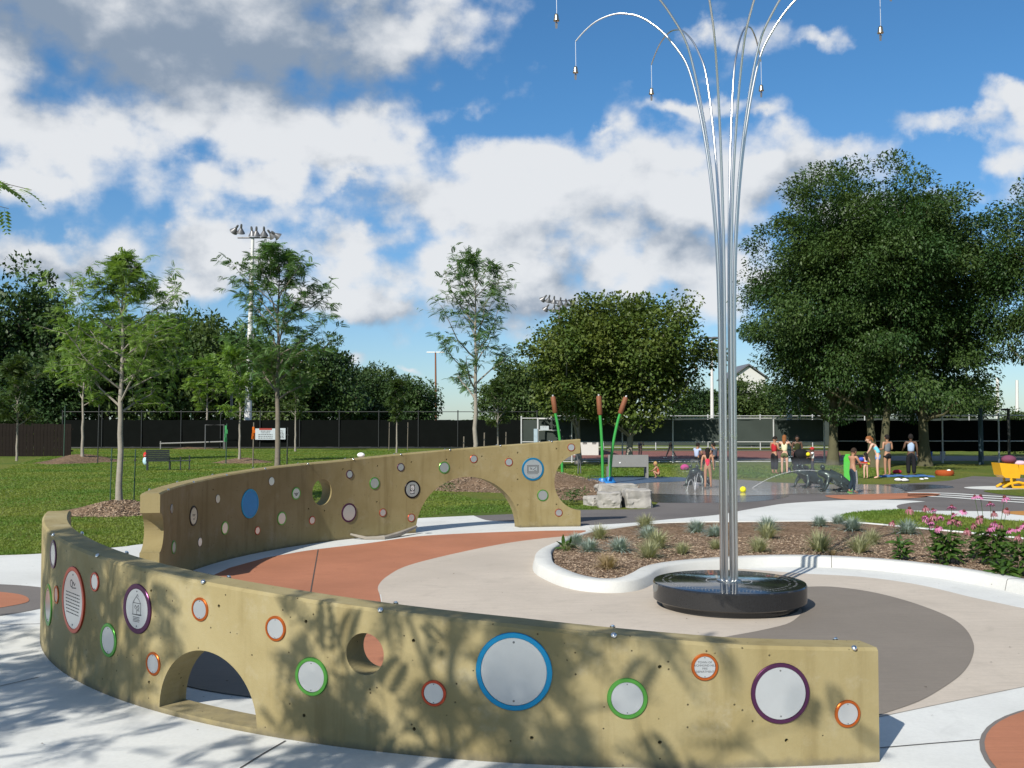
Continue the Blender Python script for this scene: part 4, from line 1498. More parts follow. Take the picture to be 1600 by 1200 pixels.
BTREES = [(dA, 12, 18, 414, 96, 170, 'tall dark tree at the far left edge'), (dB, 9, 80, 462, 104, 110, 'dark tree beside the tall one at far left'), (dB, 9, 75, 560, 88, 150, 'dark bushy tree behind the mulch mound sapling'),
          (dC, 9, 170, 490, 92, 170, 'dark tree directly behind the young locust at left'), (dC, 9, 245, 482, 97, 140, 'mid green tree left of the floodlight mast, above the bench'), (dC, 9, 305, 488, 98, 150, 'dark round tree left of the tallest floodlight mast'),
          (dB, 9, 375, 500, 103, 150, 'dark tree right behind the tallest floodlight mast'), (dC, 9, 440, 535, 96, 140, 'dark tree behind the sapling and fence signs'), (dB, 9, 505, 532, 99, 120, 'dark tree right of the dark-trunked locust'),
          (dB, 9, 555, 572, 108, 90, 'shorter dark tree in the middle of the far tree line'), (dC, 9, 590, 570, 112, 100, 'greener tree in the far tree line behind the oval sapling'), (dB, 9, 640, 583, 106, 95, 'last dark tree before the gap of open sky'),
          (dC, 9, 800, 560, 84, 105, 'mid green tree behind the low bushy sapling'), (dB, 9, 855, 545, 86, 90, 'dark tree between the slender locust and the maples'), (dC, 9, 730, 655, 150, 130, 'very distant low tree in the gap of open sky'),
          (dC, 9, 1175, 590, 84, 110, 'mid green tree right behind the steel poles'), (dC, 9, 1235, 600, 90, 110, 'tree behind the blue-streaked pole'), (dB, 9, 1090, 600, 95, 90, 'dark tree behind the right side of the maple'),
          (dC, 9, 1500, 585, 82, 110, 'light green tree behind the old locusts, left of the lamp post'), (dB, 9, 1440, 600, 84, 100, 'dark tree behind the shaded windscreen'), (dC, 9, 1605, 640, 62, 90, 'bushy tree behind the yellow seat at the right edge'), (dB, 9, 1330, 600, 88, 120, 'dark tree behind the forked locust trunk'),
          (dB, 9, -70, 480, 90, 160, 'dark tree outside the left edge')]
for k, (ms, bh, x, yt, Y, w, lab) in enumerate(BTREES):
    back_tree(ms, bh, x, yt, Y, w, lab, k * 1.3)

# two locusts behind the photographer's left shoulder: their shade dapples the front wall
nA = young_tree(71, 8.4, 3.0, 2.1, .11, 20, 9, 8, .36, M['leaf_locust'], M['bark'], 'g', template=fine)
nB = young_tree(73, 8.2, 3.0, 2.6, .12, 20, 9, 7, .40, M['leaf_locust'], M['bark'], 'h', template=fine)
plant_tree('locust_tree', nA, (-3.75, 0.95, 0), 'near locust tree just outside the left edge, shading the front wall', 0.4, (0.9, .9, .9), 'near locust trees')
plant_tree('locust_tree', nB, (-8.0, 1.9, 0), 'near locust tree outside the left edge whose branch tip hangs in the sky', 2.7, (.95, .95, .9), 'near locust trees')
nt = [o for o in scene.objects if o.name.startswith('locust_tree') and o.get('label', '').startswith('near locust tree outside')][0]
# long branch with the sprays seen at the picture's left edge
tips = [pY(50, 297, 6.6), pY(14, 326, 6.6)]
bm_ = MB()
P0 = Vector((-8.0, 1.9, 3.4))
pos, dirs, sc = [], [], []
g = random.Random(9)
for t in tips:
    pth = [P0, P0.lerp(t, .35) + Vector((0, 0, .35)), P0.lerp(t, .7) + Vector((0, 0, .3)), t + Vector((-.45, -.25, .08)), t]
    bm_.tube(pth, [.03, .02, .01, .004, .002], 6, False)
    for k in range(14):
        u = g.uniform(0.2, 1)
        pos.append(tuple((t + Vector((-.45, -.25, .08))).lerp(t, u) + Vector((-.03, 0, 0))))
        dirs.append((g.uniform(.1, .8), g.gauss(0, .5), g.gauss(-.3, .25)))
        sc.append(.22 * g.uniform(.7, 1.1))
inv = nt.matrix_basis.inverted()
br = bm_.build('branch', M['bark'], nt)
br.matrix_parent_inverse = inv
ng = np.random.default_rng(9)
me = scatter_mesh('leaf_spray', *fine, np.array(pos), rot_from(np.array(dirs), .3, ng), np.array(sc))
me.materials.append(M['leaf_locust'])
o = link('leaf_spray', me, None, nt)
o['kind'] = 'stuff'
o.matrix_parent_inverse = inv

# stakes beside the young trees
def stake(p, h, mat, label, r=.025, lean=0.0):
    o = thing('tree_stake', label, 'stake', p, 0, 'tree stakes')
    MB().tube([(0, 0, -.1), (lean, 0, h)], r, 6).build('post', mat, o)
    MB().box((lean * .8, 0, h * .82), (r * 3, r * 3, .04)).build('tie', M['black_metal'], o)


for x, y, yt, Y, mt, lab in [(174, 800, 700, 24.0, 'stake_green', 'thin green stake left of the young locust trunk'), (211, 790, 702, 24.6, 'stake_green', 'thin green stake right of the young locust trunk'),
                         (101, 722, 634, 53, 'stake_green', 'green stake left of the sapling on the far left mound'), (154, 727, 632, 52, 'black_metal', 'black stake right of the sapling on the far left mound'),
                         (298, 697, 645, 82, 'stake_green', 'pale green stake left of the pale-stemmed tree'), (354, 722, 662, 51, 'stake_green', 'stake draped with a green tag'), (396, 730, 660, 48, 'stake_wood', 'wooden stake holding an orange tag'),
                         (449, 725, 668, 46, 'black_metal', 'black stake right of the dark-trunked locust'), (608, 702, 660, 74, 'stake_wood', 'stake left of the oval-headed sapling'), (637, 702, 660, 74, 'stake_wood', 'stake right of the oval-headed sapling'),
                         (724, 696, 682, 44, 'stake_wood', 'short stake left of the slender locust trunk'), (756, 692, 676, 44, 'stake_wood', 'short stake right of the slender locust trunk'), (790, 692, 675, 60, 'stake_wood', 'short stake right of the low bushy sapling')]:
    X = (x - 800) / FPX * Y
    z = max(.8, pY(x, yt, Y).z)
    stake((X, Y, 0), z, M[mt], lab, .03 if Y > 40 else .016, .03)
for nm, x, y0, y1, Y, m_, lab in (('tag', 396.5, 667, 686, 47.9, cloth('orange_cloth', (.55, .12, .01)), 'orange tag hung on a wooden stake'), ('tag', 353.5, 665, 690, 50.9, cloth('green_cloth', (.05, .26, .09)), 'green tag hung on a stake left of the mast')):
    a = pY(x, y0, Y)
    b = pY(x, y1, Y)
    mb = MB()
    for k in range(4):
        mb.box((a.x + .02 * math.sin(k * 2), Y - .06, a.z + (b.z - a.z) * (k + .5) / 4), (.10 + .04 * (k % 2), .05, abs(a.z - b.z) / 4 * 1.05), .3 * k)
    tag(mb.build('cloth_tag', m_), lab, 'tag')


# ------------------------------------------------------------------ fences
def chain_fence(label, x0, x1, Y, h_rail, screens, posts_dx, mid=None, bottom=None, scr='screen_dark', rail='galv', Y1=None):
    f = thing('chain_link_fence', label, 'fence', (x0, Y, 0))
    Y1 = Y if Y1 is None else Y1
    n = max(1, round((x1 - x0) / posts_dx))
    sl_ = (Y1 - Y) / (x1 - x0)
    first = None
    for i in range(n + 1):
        x = (x1 - x0) * i / n
        if first is None:
            mb = MB().tube([(0, 0, -.1), (0, 0, h_rail + .06)], .045, 8)
            mb.lathe([(.055, 0), (.05, .05), (0, .08)], 8, (0, 0, h_rail + .05))
            first = mb.build('post', M[rail], f, smooth=50)
            o = first
        else:
            o = first.copy()
            COL.objects.link(o)
            o.parent = f
        o.location = (x, sl_ * x, 0)
    for z in [h_rail] + ([mid] if mid else []) + ([bottom] if bottom else []):
        MB().tube([(0, 0, z), (x1 - x0, Y1 - Y, z)], .028, 8).build('rail', M[rail], f, smooth=50)
    g = random.Random(int(abs(x0) * 10) + 3)
    for a, b, z0, z1 in screens:
        k = int((b - a) / posts_dx) or 1
        for q in range(k):
            s0, s1 = a + (b - a) * q / k, a + (b - a) * (q + 1) / k
            mb = MB()
            nx, nz = 8, 4
            vs = []
            for j in range(nz + 1):
                for i in range(nx + 1):
                    x = s0 - x0 + (s1 - s0) * i / nx
                    z = z0 + (z1 - z0) * j / nz + (g.uniform(-.03, .02) if j in (0, nz) else 0)
                    vs.append((x, sl_ * x + .06 + .05 * math.sin(i * 1.1 + j) * math.sin(PI * i / nx), z))
            mb.add(vs, [(j * (nx + 1) + i, j * (nx + 1) + i + 1, (j + 1) * (nx + 1) + i + 1, (j + 1) * (nx + 1) + i) for j in range(nz) for i in range(nx)])
            mb.build('windscreen', M[scr], f, smooth=60)
    return f


chain_fence('long dark windscreened court fence across the far left', -36.0, 2.0, 79.5, 2.95, [(-36, 2, .12, 2.3)], 3.2, None, .1, 'screen_dark', 'black_metal')
chain_fence('tall grey-green windscreened fence with pale rails, behind the splash pad', 0.5, 16.5, 52.5, 2.35, [(0.5, 16.5, 1.12, 2.28)], 2.6, 1.1, .06, 'screen_grey')
chain_fence('black windscreened fence in the shade of the big trees', 16.7, 31.5, 52.2, 2.5, [(16.7, 30.5, .62, 2.25)], 2.9, 1.15, None, 'screen_dark')
# far side of the court: a low green strip and wall read through the gap under the screens
tag(sheet('court_backdrop', [(3, 74.5), (60, 72), (60, 74), (3, 76)], .02, M['court_grey']), None, None, None, 'structure')
chain_fence('far court fence with dark screen, seen under the nearer one', 3.0, 55.0, 76.0, 2.6, [(3, 55, .35, 2.4)], 4.0, None, .2, 'screen_grey')
# low white rail behind the bench
lr = thing('low_rail', 'low white horizontal rail behind the lawn at left, with tall thin end posts', 'rail', (-30.2, 83.5, 0))
a, b = pY(250, 693, 78.6), pY(352, 690, 78.6)
lr.location = (a.x, 78.6, 0)
MB().tube([(0, 0, a.z), (b.x - a.x, 0, b.z)], .055, 8).build('rail', M['bench_grey'], lr)
for k, xx in enumerate((0.05, b.x - a.x - .05)):
    MB().tube([(xx, 0, -.1), (xx, 0, .62)], .05, 8).build('post', M['bench_grey'], lr)
gb = thing('goal_frame', 'white tubular practice goal frame before the dark windscreen', 'goal', (0, 78.2, 0))
a, b = pY(321, 664, 78.2), pY(350, 664, 78.2)
gb.location = (a.x, 78.2, 0)
MB().tube([(0, 0, -.1), (0, 0, a.z), (b.x - a.x, 0, b.z), (b.x - a.x, 0, -.1)], .05, 8).build('frame', M['lamp_grey'], gb)
# wooden fence far left
wf = thing('wooden_fence', 'dark board fence at the far left behind the small rounded tree', 'fence', (-31.5, 62, 0))
first = None
g = random.Random(2)
for i in range(34):
    h = 2.05 + g.uniform(-.03, .05)
    if first is None:
        first = MB().box((0, 0, 1.0), (.2, .03, 2.05)).build('board', M['wood_dark'], wf)
        o = first
    else:
        o = first.copy()
        COL.objects.link(o)
        o.parent = wf
    o.location = (-3.2 + i * .215, g.uniform(-.012, .012), g.uniform(-.03, .04))
for z in (.35, 1.7):
    MB().box((.4, .06, z), (7.4, .05, .09)).build('rail', M['wood_dark'], wf)

# signs on the fence
def sign(label, x0, y0, x1, y1, Y, cat='sign', header=None, lines=5, thick=.03):
    a, b = pY(x0, y0, Y), pY(x1, y1, Y)
    w, h = b.x - a.x, a.z - b.z
    s = thing('sign', label, cat, ((a.x + b.x) / 2, Y, (a.z + b.z) / 2))
    MB().box((0, 0, 0), (w, thick, h)).build('panel', cloth('sign_white', (.42, .47, .5)), s)
    if header:
        MB().box((0, -thick * .5 - .002, h * .44), (w * .62, .006, h * .16)).build('header', cloth('sign_red', (.3, .05, .04)), s)
    mb = MB()
    g = random.Random(len(label))
    for i in range(lines):
        z = h * (.26 - .62 * i / max(1, lines - 1))
        x = -w * (.36 if i > 1 else .24) + g.uniform(0, .03)
        xe = -x
        while x < xe:
            e = min(xe, x + g.uniform(.06, .16))
            mb.add([(x, -thick / 2 - .003, z - h * .03), (e, -thick / 2 - .003, z - h * .03), (e, -thick / 2 - .003, z + h * .035), (x, -thick / 2 - .003, z + h * .035)], [(0, 1, 2, 3)])
            x = e + .04
    o = mb.build('lettering', M['ink'], s)
    o['kind'] = 'stuff'
    return s


sign('wide white notice with a red heading on the dark windscreen', 399, 669.5, 431, 687, 79.3, 'sign', True)
sign('narrow white notice beside the red-headed one', 433, 669, 446, 686.5, 79.3, 'sign', None, 6)
sign('small white sign above the grey post, left of the first cattail', 844, 665.5, 857.5, 672.5, 51.5, 'sign', None, 1)
gp = thing('gate_post', 'grey boxed gate post and rail standing behind the far wall', 'post', (pY(837, 680, 51.8).x, 51.8, 0))
MB().box((0, 0, .9), (.2, .2, 1.8)).build('box_post', M['pole_blue'], gp)
MB().tube([(0.12, 0, 0), (0.12, 0, 2.35)], .05, 8).build('tall_post', M['galv'], gp)
MB().tube([(.12, 0, 2.32), (1.0, 0, 2.32)], .035, 8).build('top_rail', M['galv'], gp)
MB().tube([(.12, 0, 1.72), (1.3, 0, 1.72)], .035, 8).build('mid_rail', M['galv'], gp)


# ------------------------------------------------------------------ lamp masts
def flood(p, parent, s=1.0, tilt=.5, yaw=0.0):
    m = Matrix.Rotation(yaw, 3, 'Z') @ Matrix.Rotation(tilt, 3, 'X')
    mb = MB()
    mb.lathe([(.10 * s, .0), (.16 * s, -.1 * s), (.30 * s, -.32 * s), (.33 * s, -.40 * s), (0, -.41 * s)], 14)
    mb.lathe([(.085 * s, 0), (.09 * s, .22 * s), (.06 * s, .34 * s), (0, .35 * s)], 10)
    vs = [m @ Vector(v) + Vector(p) for v in mb.v]
    q = MB()
    q.v, q.f = [tuple(v) for v in vs], mb.f
    return q.build('floodlight', M['lamp_grey'], parent, smooth=40)


def mast(label, xb, yb, xt, yt, Y, arms, r0, r1, pole='pole_white', heads=(), s=1.0):
    base = pY(xb, yb, Y)
    top = pY(xt, yt, Y)
    o = thing('light_mast', label, 'light mast', (base.x, Y, 0))
    dx = top.x - base.x
    MB().tube([(0, 0, -.2), (dx * .45, 0, top.z * .45), (dx, 0, top.z)], [r0, (r0 + r1) / 2, r1], 12).build('pole', M[pole], o, smooth=50)
    mpp = Y / FPX
    for (ax0, ax1, ay) in arms:
        MB().tube([((ax0 - xb) * mpp, 0, top.z + (yt - ay) * mpp), ((ax1 - xb) * mpp, 0, top.z + (yt - ay) * mpp)], .06 * s, 8).build('crossarm', M['lamp_grey'], o)
    for hx, hy, tl, yw in heads:
        flood(((hx - xb) * mpp, -.15, top.z + (yt - hy) * mpp), o, s, tl, yw)
    for k in range(7 if heads and Y < 100 else 0):
        z = top.z * (.80 + .025 * k)
        MB().tube([(dx * z / top.z - .25, 0, z), (dx * z / top.z + .25, 0, z)], .02, 5).build('step_peg', M['lamp_grey'], o)
    return o


mast('tallest floodlight mast, white pole with a cluster of lamps, among the left trees', 386, 699, 395, 372, 84, [(368, 424, 371.5)], .36, .13, 'pole_white',
     [(366, 357, .9, .9), (374, 357, .5, .4), (391, 361, .3, -.3), (398, 361, .4, .3), (410, 361, .5, .2), (420, 365, .8, -.8), (427, 366, 1.0, -1.0)], 1.1)
p_ = thing('pole', 'slim white pole close beside the tallest floodlight mast', 'pole', (pY(388, 700, 88).x, 88, 0))
MB().tube([(0, 0, -.1), (.3, 0, pY(0, 520, 88).z)], [.16, .11], 10).build('shaft', M['pole_white'], p_)
p_ = thing('pole', 'dark slim pole left of the tallest floodlight mast', 'pole', (pY(361, 700, 86).x, 86, 0))
MB().tube([(0, 0, -.1), (0, 0, pY(0, 562, 86).z)], [.14, .1], 10).build('shaft', M['lamp_grey'], p_)
mast('floodlight mast with two rows of lamps behind the maple', 874, 690, 874, 470, 92, [(850, 896, 470), (852, 892, 484)], .3, .1, 'lamp_grey',
     [(851, 465, .9, .9), (858, 466, .6, .4), (866, 468, .4, .2), (876, 470, .5, .1), (885, 472, .6, -.3), (892, 472, .9, -.9), (855, 480, .8, .8), (866, 481, .5, .3), (884, 486, .6, -.5), (891, 486, .9, -.8)], .95)
o = mast('thin street lamp with a flat white head in the gap of open sky', 681.5, 690, 680.5, 551, 118, [], .16, .09, 'rust')
mpp = 118 / FPX
for sx in (-1, 1):
    MB().box((sx * .55 - .1, 0, pY(0, 551, 118).z + .05), (1.0, .35, .12)).build('lamp_head', M['paint_white'], o)
o = mast('pale lamp pole just left of the steel poles', 1113, 700, 1112, 531, 78, [], .16, .1, 'pole_white')
z_ = pY(0, 530, 78).z
for sx in (-1, 1):
    MB().ball((sx * .32 - .05, 0, z_ + .1), (.42, .22, .1)).build('lamp_head', M['lamp_grey'], o, smooth=40)
p_ = thing('pole', 'blue and white streaked pole beside the woman in the cream top', 'pole', (pY(1234, 700, 53.6).x, 53.6, 0))
MB().tube([(0, 0, -.1), (0, 0, pY(0, 617, 53.6).z)], [.16, .14], 12).build('shaft', M['pole_blue'], p_, smooth=50)
p_ = thing('pole', 'thin white pole over the stroller', 'pole', (pY(1249.5, 700, 54.2).x, 54.2, 0))
MB().tube([(0, 0, -.1), (0, 0, pY(0, 620, 54.2).z)], [.09, .07], 10).build('shaft', M['pole_white'], p_, smooth=50)
p_ = thing('pole', 'white pole rising behind the shaded windscreen between the big trunks', 'pole', (pY(1432, 660, 58).x, 58, 0))
MB().tube([(0, 0, -.1), (0, 0, pY(0, 600, 58).z)], [.1, .08], 10).build('shaft', M['pole_white'], p_, smooth=50)
p_ = thing('pole', 'dark blue pole before the shaded windscreen', 'pole', (pY(1533, 720, 50.5).x, 50.5, 0))
MB().tube([(0, 0, -.1), (0, 0, pY(0, 632, 50.5).z)], [.13, .11], 10).build('shaft', cloth('pole_dark_blue', (.05, .08, .1)), p_, smooth=50)
for x, yt, w, lab in ((1558.5, 590, .24, 'distant cream mast, left one of two above the far right fence'), (1589, 594, .22, 'distant cream mast, right one of two above the far right fence')):
    mast(lab, x, 665, x, yt, 120, [], w, w * .8, 'pole_white')
lp = thing('lamp_post', 'black lamp post with a box head at the far right', 'lamp post', (pY(1577, 720, 50).x, 50, 0))
z_ = pY(0, 640, 50).z
MB().tube([(0, 0, -.1), (0, 0, z_)], .07, 10).build('post', M['black_metal'], lp)
MB().box((-.14, 0, z_), (.36, .24, .1)).build('lamp_head', M['black_metal'], lp)

# white buildings glimpsed through the trees
def house(label, x0, x1, ytop, yeave, Y, wins):
    a, b = pY(x0, ytop, Y), pY(x1, yeave, Y)
    w = b.x - a.x
    h = thing('house', label, 'building', ((a.x + b.x) / 2, Y + 4, 0))
    he, hr = b.z, a.z
    mb = MB()
    mb.add([(-w / 2, -4, -.1), (w / 2, -4, -.1), (w / 2, 4, -.1), (-w / 2, 4, -.1), (-w / 2, -4, he), (w / 2, -4, he), (w / 2, 4, he), (-w / 2, 4, he), (0, -4, hr), (0, 4, hr)],
           [(0, 1, 5, 8, 4), (3, 7, 9, 6, 2), (0, 4, 7, 3), (1, 2, 6, 5)])
    mb.build('wall', cloth('house_white', (.55, .55, .53)), h)
    r = MB()
    for s in (-1, 1):
        r.add([(s * (w / 2 + .4), -4.4, he - .2), (0, -4.4, hr + .12), (0, 4.4, hr + .12), (s * (w / 2 + .4), 4.4, he - .2), (s * (w / 2 + .4), -4.4, he - .02), (0, -4.4, hr + .35), (0, 4.4, hr + .35), (s * (w / 2 + .4), 4.4, he - .02)],
              [(0, 1, 2, 3), (4, 7, 6, 5), (0, 4, 5, 1), (3, 2, 6, 7), (0, 3, 7, 4), (1, 5, 6, 2)])
    r.build('roof', M['lamp_grey'], h)
    for k in range(wins):
        x = -w / 2 + w * (k + .5) / wins
        f = MB().box((x, -4.03, he * .62), (w / wins * .42, .06, he * .3)).build('window', M['galv'], h)
        MB().box((x, -4.07, he * .62), (w / wins * .34, .02, he * .24)).build('pane', M['black_metal'], f)
    return h


house('white gabled house glimpsed behind the steel poles and trees', 1143, 1196, 572, 590, 140, 4)
house('low white clubhouse glimpsed behind the maple trunks', 862, 935, 664, 672, 64, 5)

# ------------------------------------------------------------------ benches and splash-pad furniture
def slab_bench():
    a = px(950, 748)
    Y = a.y
    m = Y / FPX
    o = thing('bench', 'grey panel-backed bench seen from behind at the edge of the splash pad', 'bench', (pY(983, 740, Y).x, Y + .3, 0))
    MB().box((0, 0, .67), (1.52, .06, .46)).build('backrest', M['bench_grey'], o)
    for s in (-1, 1):
        MB().box((s * .74, .0, .44), (.07, .08, .9)).build('leg', M['bench_grey'], o)
        MB().box((s * .74, .5, .21), (.07, .5, .42)).build('side_panel', M['bench_grey'], o)
    MB().box((0, .3, .44), (1.44, .48, .06)).build('seat', M['bench_grey'], o)
    MB().lathe([(.03, 0), (.03, .02), (0, .021)], 10, (-.32, -.031, .6), (0, -1, 0)).build('badge', M['paint_white'], o)
    return o


slab_bench()
bb = thing('park_bench', 'black metal park bench facing away on the left lawn', 'bench', px(259, 735), R(14))
for k in range(6):
    MB().box((-.34, -.06 * k * .3 - .02, .46 + .085 * k), (1.0, .03, .07), rot=Matrix.Rotation(.2, 3, 'X')).build('slat', M['bench_black'], bb)
for k in range(4):
    MB().box((.1, -.5 + .12 * k + .5, .42), (1.9, .09, .035)).build('seat_slat', M['bench_black'], bb)
for x in (-.8, .15, .62, 1.0):
    MB().box((x, .02, .3 if x < 1 else .33), (.05, .05, .62 if x < 1 else .66)).build('leg', M['bench_black'], bb)
    if x < .5:
        MB().box((x, .4, .2), (.05, .05, .42)).build('leg', M['bench_black'], bb)
c = px(233.5, 731)
cb_ = thing('clothes_bundle', 'red and pale blue clothing hung over the left end of the black bench', 'clothes', (c.x - .10, c.y - .25, .12))
cb_.scale = (.72, .72, .85)
MB().ball((0, 0, .58), (.15, .14, .17), 12, 8).build('red_cloth', cloth('red_cloth', (.50, .03, .03)), cb_, smooth=40)
MB().ball((.02, 0, .26), (.2, .16, .24), 12, 8).build('blue_cloth', cloth('pale_blue_cloth', (.42, .62, .72)), cb_, smooth=40)
MB().ball((.02, -.12, .55), (.06, .04, .05), 8, 6).build('red_cloth', M['skin_tan'], cb_, smooth=40)


def cattail(label, xb, yb, pts_px, Y, headlen):
    o = thing('cattail_sprayer', label, 'water sprayer', (pY(xb, yb, Y).x, Y, 0.016), 0, 'cattail water sprayers')
    ox = o.location.x
    P = [Vector((pY(x, y, Y).x - ox, 0, pY(x, y, Y).z - .016)) for x, y in pts_px]
    P[0].z = 0
    s = spline([(p.x, p.z) for p in P], 6, False)
    tot = len(s)
    cut = [i for i, q in enumerate(s) if q[1] < P[-2].z + .001][-1]
    MB().tube([(x, 0, z) for x, z in s[:cut + 1]], .05, 10).build('stem', M['green_pipe'], o, smooth=50)
    hd = s[cut - 1:]
    d = (P[-1] - P[-2]).normalized()
    MB().tube([P[-2] - d * .02, P[-2] + d * .03, P[-1] - d * .04, P[-1]], [.05, .092, .092, .065], 12).build('cattail_head', M['rust'], o, smooth=50)
    MB().tube([P[-1], P[-1] + d * .06], .03, 8).build('nozzle', M['galv'], o)
    MB().lathe([(.22, -.02), (.22, .04), (.16, .1), (.13, .2), (.07, .22)], 16).build('base', M['blue_base'], o, smooth=40)
    return o


cattail('leftmost green cattail sprayer, its stem rising behind the wall end', 879, 754, [(879, 754), (878, 725), (875, 690), (871, 662), (867.5, 645), (864, 619.5)], 36, 0)
cattail('tall nearly upright green cattail sprayer, middle one', 942, 757, [(942, 757), (941.5, 730), (940.5, 695), (939, 668), (937.5, 648), (935.5, 618.5)], 34.5, 0)
cattail('rightmost green cattail sprayer, leaning to the right', 953, 755, [(953, 755), (954, 730), (957, 700), (963, 668), (969, 646), (978, 620.5)], 35.2, 0)
bc = thing('blue_rock', 'bright blue moulded rock at the foot of the cattail sprayers', 'rock', px(951, 760.5))
MB().ball((0, 0, .07), (.22, .16, .12), 10, 6).build('rock_body', M['blue_base'], bc, smooth=40)
hp = thing('hose_post', 'bent dark metal drinking-water pipe behind the bitten wall end', 'pipe', px(903, 741))
MB().tube([(0, 0, 0), (.02, 0, .5), (-.05, 0, .8), (-.2, 0, .9)], .025, 8).build('pipe', M['lamp_grey'], hp, smooth=50)
MB().tube([(.12, 0, 0), (.1, 0, .45), (.0, 0, .62)], .025, 8).build('pipe', M['lamp_grey'], hp, smooth=50)


# ------------------------------------------------------------------ limestone blocks
def rock(label, c, s, rz, seed):
    g = random.Random(seed)
    bm = bmesh.new()
    bmesh.ops.create_cube(bm, size=1.0)
    bmesh.ops.bevel(bm, geom=list(bm.edges), offset=.06, segments=1, affect='EDGES')
    bmesh.ops.subdivide_edges(bm, edges=list(bm.edges), cuts=6, use_grid_fill=True)
    bmesh.ops.triangulate(bm, faces=list(bm.faces))
    from mathutils import noise as mn
    for v in bm.verts:
        n = mn.noise_vector(v.co * 1.7 + Vector((seed, 0, 0))) * .07 + mn.noise_vector(v.co * 4 + Vector((0, seed, 0))) * .05 + mn.noise_vector(v.co * 11) * .03
        v.co += n
        v.co = Vector((v.co.x * s[0], v.co.y * s[1], (v.co.z + .42) * s[2]))
    me = bpy.data.meshes.new('boulder')
    bm.to_mesh(me)
    bm.free()
    o = link('boulder', me, M['rock'], smooth=22)
    o.location = c
    o.rotation_euler = (0, 0, rz)
    tag(o, label, 'boulder', 'limestone blocks')
    return o


rock('large pale limestone block nearest the splash pad, squared right end of the row', px(997, 794) + Vector((0.0, .38, 0)), (.68, .8, .50), .08, 3)
rock('pale limestone block left of the largest one, lower and rougher', px(954, 794) + Vector((0, .42, 0)), (.60, .8, .41), -.08, 5)
rock('flat limestone slab lying behind the two front blocks', px(966, 778) + Vector((0, .55, .0)), (1.1, .7, .40), .12, 8)
rock('small low limestone piece at the left end of the row', px(930, 791) + Vector((0, .3, 0)), (.42, .5, .26), .5, 12)
st = thing('wooden_stick', 'broken grey branch lying along the foot of the far wall', 'branch', (0, 0, 0))
a, b, c = px(549, 838, .05), px(600, 840.5, .03), px(651, 830, .05)
MB().tube([a + Vector((0, -.1, .05)), a.lerp(b, .5) + Vector((0, -.12, -.01)), b + Vector((0, -.05, .0)), b.lerp(c, .5) + Vector((0, -.1, .03)), c + Vector((0, -.1, .1))], [.02, .035, .045, .05, .03], 7).build('stick', M['bark_pale'], st)
tag(MB().ball(px(575, 716, 0) * 0 + pY(564, 711, 17.75), (.07, .05, .045), 10, 6).build('white_cap', M['paint_white'], smooth=40), 'small white crumpled cloth on top of the far wall', 'cloth')


# ------------------------------------------------------------------ people and frogs (one continuous skin each)
def skin_mesh(name, verts, edges, radii, root=0, sub=1):
    me = bpy.data.meshes.new(name)
    me.from_pydata([tuple(v) for v in verts], edges, [])
    o = bpy.data.objects.new(name, me)
    COL.objects.link(o)
    md = o.modifiers.new('s', 'SKIN')
    sv = me.skin_vertices
    if not sv:
        bpy.context.view_layer.update()
        sv = me.skin_vertices
    for i, r in enumerate(radii):
        r = r if hasattr(r, '__len__') else (r, r)
        sv[0].data[i].radius = r
        sv[0].data[i].use_root = (i == root)
    md.use_smooth_shade = True
    md.branch_smoothing = .3
    s = o.modifiers.new('u', 'SUBSURF')
    s.levels = s.render_levels = sub
    bpy.context.view_layer.update()
    dg = bpy.context.evaluated_depsgraph_get()
    out = bpy.data.meshes.new_from_object(o.evaluated_get(dg))
    bpy.data.objects.remove(o)
    bpy.data.meshes.remove(me)
    out.name = name
    return out


def add_ball(me, parts):
    """append extra closed shapes to a mesh"""
    bm = bmesh.new()
    bm.from_mesh(me)
    for mb in parts:
        t = bpy.data.meshes.new('t')
        t.from_pydata(mb.v, [], mb.f)
        bm.from_mesh(t)
        bpy.data.meshes.remove(t)
    bm.to_mesh(me)
    bm.free()
    for p in me.polygons:
        p.use_smooth = True


